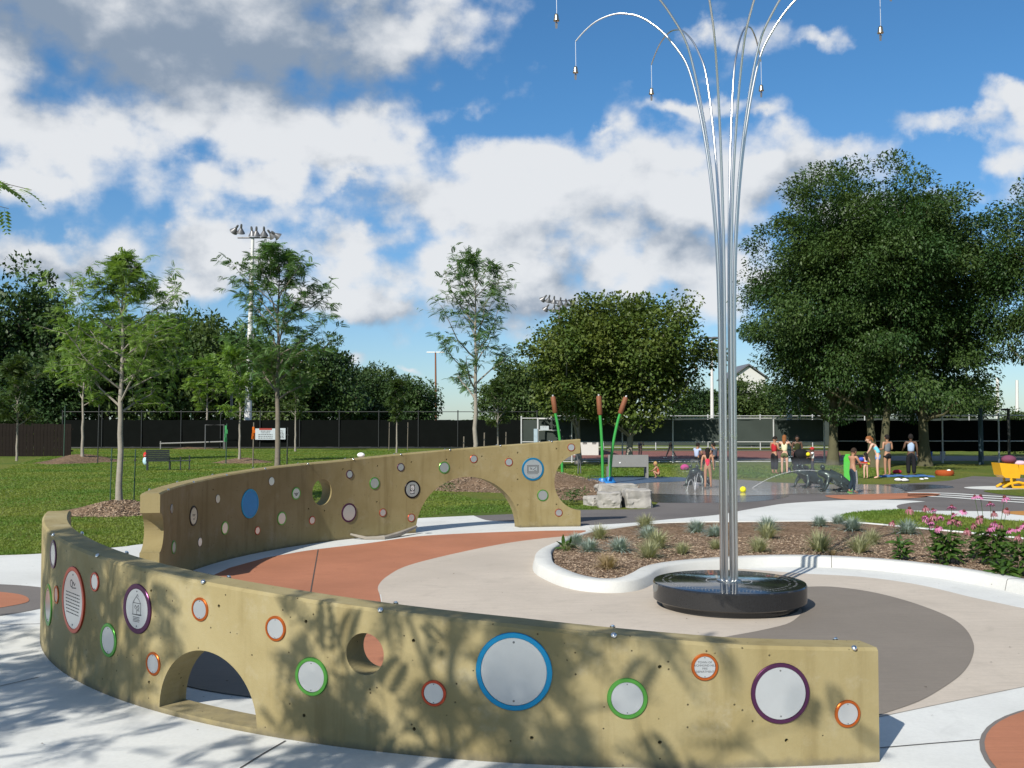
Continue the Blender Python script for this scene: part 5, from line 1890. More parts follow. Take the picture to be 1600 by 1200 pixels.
def person(label, loc, H, yaw, skin, top=None, bottom=None, hair=None, pose=None, shoes=None, hairlen='short', sleeves=False, legs='long', group=None, child=0.0, swim=None, cap=None):
    """pose keys give joints in units of H: x right, y forward, z up. yaw 0 faces +Y (away)."""
    o = thing('person', label, 'person', loc, yaw, group)
    hs = 1 + .35 * child            # children have bigger heads
    J = dict(pelvis=(0, 0, .53), waist=(0, 0, .61), chest=(0, .0, .72), neck=(0, .0, .82), head=(0, .012, .895),
             shl=(-.105, 0, .795), shr=(.105, 0, .795), ell=(-.13, -.01, .63), elr=(.13, -.01, .63), wrl=(-.14, .03, .49), wrr=(.14, .03, .49),
             hil=(-.052, 0, .51), hir=(.052, 0, .51), knl=(-.06, .012, .28), knr=(.06, .012, .28), anl=(-.06, 0, .04), anr=(.06, 0, .04))
    J.update(pose or {})
    V = {k: Vector(v) * H for k, v in J.items()}
    toe_dir = Vector((0, 1, 0))
    for s in 'lr':
        V['to' + s] = V['an' + s] + Vector((0, .085, -.02)) * H
        V['he' + s] = V['an' + s] + Vector((0, -.02, -.018)) * H
    order = ['pelvis', 'waist', 'chest', 'neck', 'shl', 'shr', 'ell', 'elr', 'wrl', 'wrr', 'hil', 'hir', 'knl', 'knr', 'anl', 'anr', 'tol', 'tor']
    rad = dict(pelvis=(.078, .062), waist=(.066, .05), chest=(.078, .056), neck=.03, shl=.036, shr=.036, ell=.024, elr=.024, wrl=.017, wrr=.017,
               hil=.052, hir=.052, knl=.034, knr=.034, anl=.022, anr=.022, tol=.015, tor=.015)
    E = [('pelvis', 'waist'), ('waist', 'chest'), ('chest', 'neck'), ('chest', 'shl'), ('chest', 'shr'), ('shl', 'ell'), ('ell', 'wrl'), ('shr', 'elr'), ('elr', 'wrr'),
         ('pelvis', 'hil'), ('pelvis', 'hir'), ('hil', 'knl'), ('knl', 'anl'), ('anl', 'tol'), ('hir', 'knr'), ('knr', 'anr'), ('anr', 'tor')]
    ix = {k: i for i, k in enumerate(order)}
    me = skin_mesh('body', [V[k] for k in order], [(ix[a], ix[b]) for a, b in E], [tuple(q * H for q in rad[k]) if hasattr(rad[k], '__len__') else rad[k] * H for k in order])
    # head with face, ears; hands with fingers
    ex = []
    hd = V['head']
    hr_ = .062 * H * hs
    nk = MB().tube([V['neck'] - Vector((0, 0, .02 * H)), hd - Vector((0, 0, hr_ * .5))], [.033 * H, .03 * H], 10)
    ex.append(nk)
    face = (hd - V['neck'])
    fwd = Vector((0, 1, 0))
    if 'look' in (pose or {}):
        fwd = Vector(pose['look']).normalized()
    up = Vector((0, 0, 1))
    rt = fwd.cross(up).normalized()
    rm = Matrix((rt, fwd, rt.cross(fwd))).transposed()
    q = MB().ball(hd, (hr_ * .80, hr_ * .95, hr_ * 1.15), 14, 10, rm)
    ex.append(q)
    ex.append(MB().ball(hd + rm @ Vector((0, hr_ * .35, -hr_ * .75)), (hr_ * .5, hr_ * .5, hr_ * .42), 10, 7, rm))
    ex.append(MB().tube([hd + rm @ Vector((0, hr_ * .85, hr_ * .15)), hd + rm @ Vector((0, hr_ * 1.12, -hr_ * .22)), hd + rm @ Vector((0, hr_ * .85, -hr_ * .3))], [hr_ * .06, hr_ * .14, hr_ * .08], 6))
    for s in (-1, 1):
        ex.append(MB().ball(hd + rm @ Vector((s * hr_ * .82, -.05 * hr_, -hr_ * .1)), (hr_ * .1, hr_ * .2, hr_ * .28), 8, 5, rm))
    for s in 'lr':
        w, e = V['wr' + s], V['el' + s]
        d = (w - e).normalized()
        side = d.cross(Vector((0, 1, 0.1))).normalized()
        nrm = side.cross(d)
        hl = .05 * H
        ex.append(MB().tube([w - d * .005 * H, w + d * hl * .45, w + d * hl], [.014 * H, .02 * H, .017 * H], 8, True, .6))
        for f in range(4):
            b = w + d * hl * .92 + nrm * (f - 1.5) * .0095 * H
            L = (.034, .042, .040, .03)[f] * H
            ex.append(MB().tube([b, b + d * L * .55 + side * .004 * H, b + d * L + side * .012 * H], [.0058 * H, .0052 * H, .004 * H], 5))
        b = w + d * hl * .3 + nrm * .017 * H
        ex.append(MB().tube([b, b + d * .02 * H + nrm * .012 * H, b + d * .04 * H + nrm * .014 * H], [.0065 * H, .006 * H, .0045 * H], 5))
    add_ball(me, ex)
    link('body', me, skin, o)
    # eyes and mouth
    fm = MB()
    for s in (-1, 1):
        fm.ball(hd + rm @ Vector((s * hr_ * .32, hr_ * .86, hr_ * .12)), (hr_ * .10, hr_ * .05, hr_ * .06), 6, 4, rm)
    fm.build('eyes', M['ink'], o)
    MB().ball(hd + rm @ Vector((0, hr_ * .82, -hr_ * .62)), (hr_ * .2, hr_ * .06, hr_ * .05), 6, 4, rm).build('mouth', cloth('lip', (.35, .12, .1)), o)

    def garment(name, keys, edges, grow, mat, flat=None):
        ii = {k: i for i, k in enumerate(keys)}
        rr = []
        for k in keys:
            b = (flat or {}).get(k, rad.get(k, .03))
            rr.append(tuple((q + grow) * H for q in b) if hasattr(b, '__len__') else (b + grow) * H)
        m_ = skin_mesh(name, [V[k] for k in keys], [(ii[a], ii[b]) for a, b in edges], rr)
        return link(name, m_, mat, o)

    if top:
        V['sl'], V['sr'] = V['shl'].lerp(V['ell'], .55), V['shr'].lerp(V['elr'], .55)
        V['hem'] = V['pelvis'].lerp(V['waist'], .25)
        V['nk2'] = V['chest'].lerp(V['neck'], .45)
        k = ['hem', 'waist', 'chest', 'nk2', 'shl', 'shr']
        e = [('hem', 'waist'), ('waist', 'chest'), ('chest', 'nk2'), ('chest', 'shl'), ('chest', 'shr')]
        fl = {'hem': (.082, .066), 'nk2': (.05, .045), 'sl': .036, 'sr': .036}
        if sleeves:
            k += ['sl', 'sr']
            e += [('shl', 'sl'), ('shr', 'sr')]
        else:
            V['shl'], V['shr'] = V['shl'].lerp(V['chest'], .38), V['shr'].lerp(V['chest'], .38)
            fl['shl'] = fl['shr'] = .03
        garment('shirt', k, e, .010, top, fl)
        V.update({q: Vector(J[q]) * H for q in ('shl', 'shr')})
    if bottom:
        f_ = {'long': .93, 'capri': .72, 'shorts': .0}[legs]
        for s in 'lr':
            if legs == 'shorts':
                V['cu' + s] = V['hi' + s].lerp(V['kn' + s], .55)
            else:
                V['cu' + s] = V['kn' + s].lerp(V['an' + s], f_)
        V['wst'] = V['pelvis'].lerp(V['waist'], .45)
        if legs == 'shorts':
            k = ['wst', 'pelvis', 'hil', 'hir', 'cul', 'cur']
            e = [('wst', 'pelvis'), ('pelvis', 'hil'), ('pelvis', 'hir'), ('hil', 'cul'), ('hir', 'cur')]
        else:
            k = ['wst', 'pelvis', 'hil', 'hir', 'knl', 'knr', 'cul', 'cur']
            e = [('wst', 'pelvis'), ('pelvis', 'hil'), ('pelvis', 'hir'), ('hil', 'knl'), ('hir', 'knr'), ('knl', 'cul'), ('knr', 'cur')]
        garment('trousers' if legs != 'shorts' else 'shorts', k, e, .017, bottom, {'wst': (.074, .058), 'cul': .030 if legs != 'shorts' else .05, 'cur': .030 if legs != 'shorts' else .05, 'knl': .038, 'knr': .038})
    if swim:
        V['nk2'] = V['chest'].lerp(V['neck'], .3)
        V['sl'], V['sr'] = V['shl'].lerp(V['chest'], .45), V['shr'].lerp(V['chest'], .45)
        garment('swimsuit', ['pelvis', 'waist', 'chest', 'nk2', 'sl', 'sr', 'hil', 'hir'], [('pelvis', 'waist'), ('waist', 'chest'), ('chest', 'nk2'), ('chest', 'sl'), ('chest', 'sr'), ('pelvis', 'hil'), ('pelvis', 'hir')], .019, swim,
                {'nk2': (.055, .045), 'sl': .026, 'sr': .026, 'hil': .052, 'hir': .052})
    if shoes:
        for s in 'lr':
            a = V['an' + s]
            MB().ball(a + Vector((0, .035, -.02)) * H, (.03 * H, .075 * H, .026 * H), 10, 6).build('shoe', shoes, o, smooth=50)
    if hair:
        hb = MB()
        n, m = 14, 8
        vs, fs = [], []
        for i in range(m + 1):
            t = PI / 2 - (PI * .62) * i / m
            for k in range(n):
                a = 2 * PI * k / n
                front = math.sin(a)
                tt = max(t, .38) if front > .35 else t
                rr = 1.09 if front < .35 else 1.06
                vs.append(hd + rm @ Vector((hr_ * .84 * rr * math.cos(tt) * math.cos(a), hr_ * .97 * rr * math.cos(tt) * math.sin(a) - hr_ * .04, hr_ * 1.15 * rr * math.sin(tt) + hr_ * .03)))
        for i in range(m):
            for k in range(n):
                a, b = i * n + k, i * n + (k + 1) % n
                fs.append((a, a + n, b + n, b))
        hb.add(vs, fs)
        if hairlen == 'long':
            hb.tube([hd + rm @ Vector((0, -hr_ * .6, 0)), hd + rm @ Vector((0, -hr_ * .95, -hr_ * .9)), hd + rm @ Vector((0, -hr_ * .95, -hr_ * 2.0)), hd + rm @ Vector((0, -hr_ * .9, -hr_ * 2.7))], [hr_ * .7, hr_ * .75, hr_ * .6, hr_ * .25], 10, True, .55)
        if hairlen == 'pony':
            hb.ball(hd + rm @ Vector((0, -hr_ * .75, hr_ * .75)), (hr_ * .45, hr_ * .45, hr_ * .4), 8, 6)
            hb.tube([hd + rm @ Vector((0, -hr_ * .9, hr_ * .5)), hd + rm @ Vector((0, -hr_ * 1.35, -hr_ * .2)), hd + rm @ Vector((0, -hr_ * 1.25, -hr_ * 1.2))], [hr_ * .3, hr_ * .33, hr_ * .1], 8)
        hb.build('hair', hair, o, smooth=60)
    if cap:
        cp = MB().ball(hd + rm @ Vector((0, 0, hr_ * .45)), (hr_ * .98, hr_ * 1.1, hr_ * .85), 12, 8, rm)
        cp.box(hd + rm @ Vector((0, hr_ * 1.2, hr_ * .5)), (hr_ * 1.2, hr_ * .9, hr_ * .1), rot=rm)
        cp.build('cap', cap, o, smooth=50)
    return o


HB_ = cloth('black_hair', (.015, .012, .011))
HBR = cloth('brown_hair', (.16, .07, .028))
HRD = cloth('auburn_hair', (.22, .085, .03))


def gpt(x, y, dz=0.0):
    p = px(x, y)
    return Vector((p.x, p.y, dz))


GRASS = 0.0
person('woman in a red tank top and black cropped trousers, looking down', gpt(1210, 741), 1.64, R(-62), M['skin_tan'], cloth('red_top', (.42, .022, .032)), cloth('black_trousers', (.016, .015, .017)), HB_,
       dict(wrr=(.12, .16, .60), elr=(.14, .02, .63), wrl=(-.10, .16, .60), ell=(-.13, .02, .63), head=(0, .03, .89), look=(0, .9, -.4)), None, 'short', legs='capri')
person('woman in a cream tank top and olive shorts raising a camera', gpt(1226, 741), 1.68, R(-22), M['skin'], cloth('cream_top', (.66, .63, .42)), cloth('olive_shorts', (.11, .12, .058)), HRD,
       dict(wrr=(.07, .17, .80), elr=(.16, .10, .68), wrl=(-.04, .17, .80), ell=(-.15, .10, .68), look=(0, 1, -.1)), None, 'long', legs='shorts')
person('person in dark clothes standing behind the stroller in the shade', gpt(1246, 737), 1.62, R(170), M['skin_dark'], cloth('dark_olive_top', (.035, .04, .014)), cloth('black_trousers2', (.012, .012, .014)), HB_, None, None, legs='long')
person('small child in a white T-shirt and red cap, holding a yellow ball', gpt(1270, 741), 1.14, R(75), M['skin_dark'], cloth('white_tee', (.78, .78, .78)), cloth('dark_shorts', (.03, .03, .04)), None,
       dict(wrl=(-.08, .2, .66), ell=(-.14, .06, .66), wrr=(.1, .14, .6)), None, sleeves=True, legs='capri', child=.6, cap=cloth('red_cap', (.4, .03, .03)))
tag(MB().ball(gpt(1263, 741) + Vector((-.06, -.2, .83)), .085, 12, 8).build('ball', cloth('yellow_plastic', (.68, .6, .03)), smooth=60), 'yellow ball held by the child in the red cap', 'ball')
boy = person('shirtless boy in navy track trousers with white side stripes, holding a water gun', gpt(1333, 771), 1.42, R(-68), M['skin_tan'], None, cloth('navy_track', (.012, .024, .038)), cloth('cropped_hair', (.035, .022, .015)),
             dict(wrr=(.08, .26, .63), elr=(.13, .09, .64), wrl=(-.06, .25, .62), ell=(-.13, .09, .63), knl=(-.08, .07, .29), anl=(-.07, -.05, .05), head=(0, .035, .895), look=(0, 1, -.25)), None, child=.25, legs='long')
stp = MB()
for s in (-1, 1):
    stp.tube([Vector((.106, .01 * s, .50)) * 1.42, Vector((.108, .012 + .014 * s, .29)) * 1.42, Vector((.100, .014 * s, .07)) * 1.42], 0.0045, 5)
o = stp.build('stripe', cloth('white_stripe', (.7, .7, .7)), boy)
o['kind'] = 'stuff'
person('toddler in a pale lavender swimsuit with dark hair, seen from behind', gpt(1353, 748), 1.02, R(8), M['skin'], None, None, HB_, dict(wrl=(-.2, .06, .58), wrr=(.2, .06, .58), ell=(-.17, 0, .66), elr=(.17, 0, .66)), None, 'long', child=.8, swim=cloth('lavender', (.48, .46, .68)))
person('woman in a light blue top and denim shorts leaning forward', gpt(1372, 748), 1.72, R(68), M['skin'], cloth('sky_top', (.16, .56, .76)), cloth('denim', (.17, .27, .48)), HRD,
       dict(pelvis=(0, -.02, .53), waist=(0, .0, .61), chest=(0, .07, .71), neck=(0, .14, .80), head=(0, .19, .87), shl=(-.1, .11, .775), shr=(.1, .11, .775), ell=(-.11, .17, .63), elr=(.11, .17, .63), wrl=(-.06, .24, .53), wrr=(.06, .24, .53), look=(0, 1, -.3)), None, 'pony', legs='shorts')
person('man in a grey tank top and black shorts standing in the shade', gpt(1387, 744), 1.72, R(20), M['skin_tan'], cloth('grey_tank', (.16, .18, .20)), cloth('black_shorts', (.014, .014, .016)), HB_, dict(wrr=(.16, .12, .6), wrl=(-.12, .16, .62)), None, legs='shorts')
person('man in a pale blue striped tank top and black trousers, right of the forked trunk', gpt(1424, 744), 1.74, R(-15), M['skin_dark'], cloth('striped_tank', (.34, .44, .60)), cloth('black_jeans', (.012, .012, .014)), HB_, dict(wrl=(-.16, .12, .6), ell=(-.15, 0, .65)), None, legs='long')
person('girl in a red swimsuit with dark hair, walking away on the wet pad', gpt(1106, 764, .012), 1.36, R(-12), M['skin_tan'], None, None, HB_, dict(wrl=(-.15, .0, .5), ell=(-.14, -.02, .63), knl=(-.055, .02, .28), anr=(.075, .06, .045), knr=(.065, .05, .28)), None, 'long', child=.2, swim=cloth('red_swim', (.62, .035, .075)))
person('small child crouching at the edge of the pad', gpt(1028, 747, .012), .98, R(70), M['skin_tan'], None, None, cloth('blond_hair', (.4, .25, .1)),
       dict(pelvis=(0, -.05, .16), waist=(0, -.05, .25), chest=(0, .02, .37), neck=(0, .07, .46), head=(0, .1, .55), shl=(-.1, .05, .43), shr=(.1, .05, .43), ell=(-.13, .14, .32), elr=(.13, .14, .32), wrl=(-.08, .24, .27), wrr=(.08, .24, .27),
            hil=(-.06, -.03, .15), hir=(.06, -.03, .15), knl=(-.1, .17, .27), knr=(.1, .17, .27), anl=(-.08, .04, .04), anr=(.08, .04, .04)), None, child=.8, swim=cloth('orange_suit', (.4, .08, .05)))
SEAT = dict(pelvis=(0, 0, .28), waist=(0, -.01, .36), chest=(0, .02, .47), neck=(0, .03, .57), head=(0, .05, .645), shl=(-.105, .02, .545), shr=(.105, .02, .545), ell=(-.14, .06, .40), elr=(.14, .06, .40), wrl=(-.08, .2, .36), wrr=(.08, .2, .36),
            hil=(-.055, .02, .27), hir=(.055, .02, .27), knl=(-.07, .25, .28), knr=(.07, .25, .28), anl=(-.07, .25, .04), anr=(.07, .25, .04))
for (x, y, yaw, lab, mt, bt) in ((1089, 731, R(-50), 'seated woman in a pale blue shirt, left of the girl in red', cloth('pale_shirt', (.36, .42, .60)), cloth('black_bottom', (.014, .014, .016))),
                                 (1117, 731, R(40), 'seated person in dark clothes partly hidden by the steel poles', cloth('charcoal_shirt', (.09, .1, .13)), cloth('black_bottom', (.014, .014, .016)))):
    q = gpt(x, y)
    person(lab, q, 1.66, yaw, M['skin_tan'], mt, bt, HB_, SEAT, None, sleeves=True)
    st_ = thing('folding_stool', 'low folding stool under the ' + lab.split(',')[0].split(' partly')[0], 'stool', q, yaw)
    MB().box((0, 0, .36), (.42, .4, .05)).build('seat', M['lamp_grey'], st_)
    for sx in (-1, 1):
        for sy in (-1, 1):
            MB().tube([(sx * .18, sy * .16, .34), (sx * .19, sy * .18, 0)], .014, 6).build('leg', M['lamp_grey'], st_)
person('tennis player in white socks and dark top behind the fence', px(1049, 716.5), 1.75, R(80), M['skin'], cloth('black_top', (.02, .02, .022)), cloth('black_short2', (.018, .018, .02)), HBR, dict(knl=(-.06, .09, .29), anl=(-.06, .18, .05), anr=(.06, -.16, .06), knr=(.06, -.03, .29)), M['paint_white'], legs='shorts')
person('person in white on the court, at the left of the tennis player', px(1000, 715), 1.75, R(-60), M['skin'], cloth('white_top', (.7, .7, .7)), cloth('grey_short', (.2, .2, .22)), HBR, None, M['paint_white'], legs='shorts')

# water gun in the boy's hands
wg = thing('water_gun', 'red and blue toy water gun with a yellow tip held by the shirtless boy', 'toy', gpt(1333, 771) + Vector((.36, .14, .92)), R(22))
MB().box((0, 0, 0), (.30, .06, .07)).build('barrel', cloth('toy_red', (.62, .06, .03)), wg)
MB().ball((-.06, 0, .11), (.1, .06, .07), 10, 6).build('tank', cloth('toy_blue', (.06, .1, .5)), wg, smooth=50)
MB().box((-.1, 0, -.08), (.05, .045, .13)).build('grip', cloth('toy_red', (.62, .06, .03)), wg)
MB().tube([(.15, 0, -.02), (.24, 0, -.03)], .03, 8).build('nozzle', cloth('yellow_plastic', (.68, .6, .03)), wg)


# ---- bronze frogs
def frog(label, loc, yaw, s):
    V = [(0, 0, .50), (0, -.45, .36), (0, -.80, .20), (0, .32, .66), (0, .62, .74), (0, .86, .70),
         (-.32, .30, .52), (-.50, .42, .26), (-.48, .56, .02), (.32, .30, .52), (.50, .42, .26), (.48, .56, .02),
         (-.36, -.62, .30), (-.62, -.18, .30), (-.52, -.66, .08), (-.62, -.2, .03), (.36, -.62, .30), (.62, -.18, .30), (.52, -.66, .08), (.62, -.2, .03)]
    E = [(0, 1), (1, 2), (0, 3), (3, 4), (4, 5), (3, 6), (6, 7), (7, 8), (3, 9), (9, 10), (10, 11), (1, 12), (12, 13), (13, 14), (14, 15), (1, 16), (16, 17), (17, 18), (18, 19)]
    rr = [(.36, .28), (.33, .26), (.16, .13), (.33, .25), (.31, .2), (.16, .10), .12, .085, .06, .12, .085, .06, .17, .13, .085, .05, .17, .13, .085, .05]
    me = skin_mesh('body', [Vector(v) * s for v in V], E, [tuple(q * s for q in r) if hasattr(r, '__len__') else r * s for r in rr], 0, 2)
    ex = []
    for sx in (-1, 1):
        ex.append(MB().ball(Vector((sx * .2, .58, .94)) * s, .105 * s, 10, 7))
        for base, d0 in (((sx * .48, .56, .03), 1), ((sx * .62, -.2, .03), 1)):
            for k in (-1, 0, 1):
                b = Vector(base) * s
                d = Vector((.45 * k + .1 * sx, 1, 0)).normalized()
                ex.append(MB().tube([b, b + d * .13 * s, b + d * .22 * s], [.03 * s, .026 * s, .035 * s], 6))
    add_ball(me, ex)
    o = link('frog_statue', me, M['bronze'])
    o.location = loc
    o.rotation_euler = (0, 0, yaw)
    o.scale = (1.0, .92, 1.2)
    tag(o, label, 'statue', 'bronze frog statues')
    return o


frog('largest bronze frog statue crouched right beside the shirtless boy', gpt(1304, 768, .012), R(78), .66)
frog('bronze frog statue behind the largest one, its head to the left', gpt(1263, 762, .012), R(112), .62)
frog('bronze frog statue on the pad by the girl in the red swimsuit', gpt(1089, 759, .012), R(150), .58)


def tub(label, x, y, w, h, mat, name='bin'):
    p = px(x, y)
    o = thing(name, label, name.replace('_', ' '), p)
    MB().lathe([(w * .42, 0), (w * .5, h), (w * .54, h), (w * .54, h + .03), (w * .46, h + .03), (w * .4, .03), (0, .03)], 16).build('tub', mat, o, smooth=40)
    MB().tube([(-w * .5, -.02, h * .7), (-w * .5, -w * .3, h * .75), (w * .5, -w * .3, h * .75), (w * .5, -.02, h * .7)], .012, 5).build('handle', M['lamp_grey'], o)
    return o


tub('blue recycling bin on the court beyond the shaded fence', 1450, 717, .5, .42, cloth('bin_blue', (.05, .16, .6)))
tub('pale grey bin right of the blue one', 1473, 717, .3, .42, M['galv'])
tag(MB().ball(px(1161, 765, .09), .1, 12, 8).build('ball', cloth('yellow_ball', (.75, .7, .02)), smooth=60), 'yellow ball lying on the wet splash pad', 'ball')
# stroller
sr = thing('stroller', 'black baby stroller with hood beside the woman in cream', 'stroller', gpt(1249, 740), R(-70))
MB().ball((0, .1, .78), (.28, .34, .26), 12, 8).build('hood', cloth('stroller_black', (.012, .012, .014)), sr, smooth=50)
MB().box((0, .1, .55), (.46, .6, .28), taper=1.15).build('seat', cloth('stroller_black', (.012, .012, .014)), sr)
MB().box((0, .05, .24), (.42, .5, .16)).build('basket', cloth('stroller_black', (.012, .012, .014)), sr)
MB().tube([(-.24, -.5, 1.0), (.24, -.5, 1.0)], .02, 8).build('handle', M['black_metal'], sr)
for sx in (-1, 1):
    MB().tube([(sx * .24, -.5, 1.0), (sx * .25, -.1, .5), (sx * .25, .45, .14)], .016, 6).build('frame', M['black_metal'], sr)
    for yy in (-.35, .45):
        w = MB().lathe([(.06, -.02), (.13, -.025), (.13, .025), (.06, .02)], 16, (sx * .27, yy, .13), (1, 0, 0)).build('wheel', M['black_metal'], sr)
        MB().lathe([(.0, -.022), (.065, -.026), (.065, .026), (0, .022)], 12, (sx * .27, yy, .13), (1, 0, 0)).build('hub', M['galv'], w)
    MB().tube([(sx * .25, -.1, .5), (sx * .26, -.35, .13)], .016, 6).build('frame', M['black_metal'], sr)
# bags and beach things
bg_ = thing('backpack', 'pink and grey backpack lying on the grass left of the seated woman', 'bag', gpt(1070, 735))
MB().ball((0, 0, .13), (.2, .12, .15), 12, 8).build('bag_body', cloth('pink_bag', (.42, .05, .2)), bg_, smooth=50)
MB().ball((.03, -.1, .09), (.11, .05, .07), 10, 6).build('pocket', cloth('plum_bag', (.16, .05, .09)), bg_, smooth=50)
MB().tube([(-.06, 0, .26), (-.03, 0, .32), (.04, 0, .32), (.07, 0, .26)], .012, 5).build('handle', M['black_metal'], bg_)
tag(MB().box((0, 0, .012), (.95, .4, .015)).build('towel', cloth('pale_towel', (.5, .5, .47)), loc=gpt(1078, 737.5)), 'pale towel on the grass under the pink backpack', 'towel')
mt_ = MB()
for k in range(7):
    mt_.box((-.9 + .3 * k, .05 * math.sin(k), 0.03 + .015 * (k % 3)), (.34, .6, .05), .3 * math.sin(k * 2), .7)
tag(mt_.build('picnic_blanket', cloth('blue_blanket', (.05, .12, .27)), loc=gpt(1416, 745)), 'rumpled blue blanket under the forked big tree', 'blanket')
MB_ = MB().ball((0, 0, .1), (.2, .14, .1), 10, 6)
tag(MB_.build('towel', cloth('red_towel', (.42, .03, .05)), loc=gpt(1402, 741), smooth=50), 'small red towel at the left end of the blue blanket', 'towel')
fl_ = thing('inflatable_ring', 'orange inflatable ring lying in the shade by the lawn edge', 'pool float', gpt(1476, 743))
fl_.scale = (.75, .75, .8)
MB().lathe([(.28, .02), (.42, 0), (.5, .12), (.44, .26), (.32, .26), (.24, .14), (.28, .02)], 20).build('ring', cloth('float_orange', (.34, .07, .018)), fl_, smooth=60)
MB().ball((.1, -.3, .25), (.12, .1, .08), 8, 6).build('white_patch', M['paint_white'], fl_, smooth=60)
for k, (x, y, lab) in enumerate(((1404, 752, 'white trainer at the left of the black and white pair on the grass'), (1414, 752.5, 'white trainer at the right of the black and white pair on the grass'))):
    s_ = thing('trainer', lab, 'shoe', gpt(x, y), R(70 + 30 * k))
    MB().ball((0, 0, .06), (.065, .15, .06), 10, 6).build('upper', M['paint_white'], s_, smooth=50)
    MB().ball((0, -.08, .11), (.05, .065, .045), 10, 6).build('collar', M['black_metal'], s_, smooth=50)
    MB().box((0, 0, .015), (.12, .3, .025)).build('sole', M['black_metal'], s_)
for x, y, lab in ((1440, 750, 'left one of two pale sandals on the lawn edge'), (1447, 749, 'right one of two pale sandals on the lawn edge')):
    tag(MB().ball((0, 0, .03), (.07, .15, .04), 10, 6).build('sandal', M['paint_white'], loc=gpt(x, y), smooth=50), lab, 'shoe')
bd_ = thing('bodyboard', 'bright green bodyboard standing up behind the shirtless boy', 'board', gpt(1325, 756.5, .1), R(10))
bd_.scale = (.75, .75, .95)
MB().add([(x * .2, y * .03, z) for y in (-1, 1) for x, z in ((-.9, 0), (.9, 0), (1, .55), (.9, .85), (.4, 1.0), (-.4, 1.0), (-.9, .85), (-1, .55))],
         [tuple(range(8)), tuple(range(15, 7, -1))] + [(i, i + 8, (i + 1) % 8 + 8, (i + 1) % 8) for i in range(8)]).build('board', cloth('lime_board', (.09, .5, .06)), bd_)

# yellow climbing seat at the right edge
ys = thing('yellow_seat', 'yellow moulded seat on curved tube legs at the right edge', 'seat', px(1590, 763))
m_ = px(1590, 763).y / FPX
def U(x, y):
    return ((x - 1590) * m_, (763 - y) * m_)
(xa, za), (xb, zb_) = U(1557, 723), U(1588, 748)
sh = MB()
pr_ = [U(1556, 723), U(1584, 725), U(1588, 742), U(1587, 747), U(1565, 746), U(1560, 742)]
n = len(pr_)
vs = [(x, -.28, z) for x, z in pr_] + [(x, .28, z) for x, z in pr_]
sh.add(vs, [tuple(range(n)), tuple(range(2 * n - 1, n - 1, -1))] + [(i, i + n, (i + 1) % n + n, (i + 1) % n) for i in range(n)])
sh.build('seat_shell', M['yellow'], ys)
pr2 = [U(1588, 726), U(1640, 727), U(1640, 744), U(1588, 741)]
n = 4
sh = MB().add([(x, -.2, z) for x, z in pr2] + [(x, .3, z) for x, z in pr2], [tuple(range(n)), tuple(range(2 * n - 1, n - 1, -1))] + [(i, i + n, (i + 1) % n + n, (i + 1) % n) for i in range(n)])
sh.build('side_panel', M['yellow'], ys)
for yy in (-.24, .24):
    MB().tube([(*[U(1574, 745)[0], yy], U(1574, 745)[1]), (U(1575, 752)[0], yy, U(1575, 752)[1]), (U(1577, 761)[0], yy, .05), (U(1600, 763)[0], yy, .04), (U(1640, 763)[0], yy, .04)], .045, 8).build('leg', M['yellow'], ys, smooth=50)
    MB().tube([(U(1562, 761)[0], yy * .9, .04), (U(1572, 757)[0], yy * .9, U(0, 755.5)[1]), (U(1586, 753)[0], yy * .9, U(0, 753)[1]), (U(1600, 757)[0], yy * .9, U(0, 756)[1]), (U(1612, 762)[0], yy * .9, .05)], .045, 8).build('leg', M['yellow'], ys, smooth=50)
MB().tube([(U(1585, 745)[0], 0, U(0, 747)[1]), (U(1585, 753)[0], 0, U(0, 753)[1])], .06, 8).build('stem', M['yellow'], ys)
bgp = px(1590, 763)
for nm, xx, yy, rr, mt, lab in (('handbag', 1577, 717, (.24, .2, .14), cloth('plum_bag', (.16, .05, .09)), 'dark plum bag resting on the yellow seat'), ('towel', 1594, 723, (.22, .18, .09), cloth('pink_towel', (.62, .42, .48)), 'pale pink towel resting on the yellow seat')):
    tag(MB().ball(((xx - 1590) * m_ + bgp.x, bgp.y, (763 - yy) * m_ - .02), rr, 12, 7).build(nm, mt, smooth=50), lab, 'bag' if nm == 'handbag' else 'towel')


# ---- water jets
def jet(label, pts, r=.012):
    m = M.get('water')
    if m is None:
        m, T = newmat('water_jet')
        gl = T.n('ShaderNodeBsdfPrincipled', ins={'Base Color': (.9, .93, .95, 1), 'Roughness': .25, 'Alpha': .4})
        T.n('ShaderNodeOutputMaterial', ins={0: gl})
        M['water'] = m
    mb = MB()
    g = random.Random(len(pts))
    mb.tube([Vector(p) for p in pts], [r * (1 + .5 * i / len(pts)) for i in range(len(pts))], 6)
    for p, q in zip(pts, pts[1:]):
        for k in range(3):
            c = Vector(p).lerp(Vector(q), g.random()) + Vector((g.gauss(0, .05), g.gauss(0, .05), g.gauss(0, .05)))
            mb.ball(c, r * g.uniform(.4, .9), 5, 4)
    o = mb.build('water_jet', m, smooth=60)
    o['kind'] = 'stuff'
    tag(o, label, 'water jet')


def arcjet(a, b, h, n=14):
    a, b = Vector(a), Vector(b)
    return [a.lerp(b, i / n) + Vector((0, 0, 4 * h * (i / n) * (1 - i / n))) for i in range(n + 1)]


f1_ = gpt(1281, 767, .62)
jet('thin water jet spouting left from the largest frog', arcjet(f1_, gpt(1176, 763, .02), .22), .0055)
for k in range(3):
    b0_ = gpt(1086, 768, .02)
    jet('short thin water jets spraying on the pad by the girl in red', arcjet(b0_, b0_ + Vector((-.25 + .3 * k, .3 * k, 0)), .35 + .1 * k), .005)

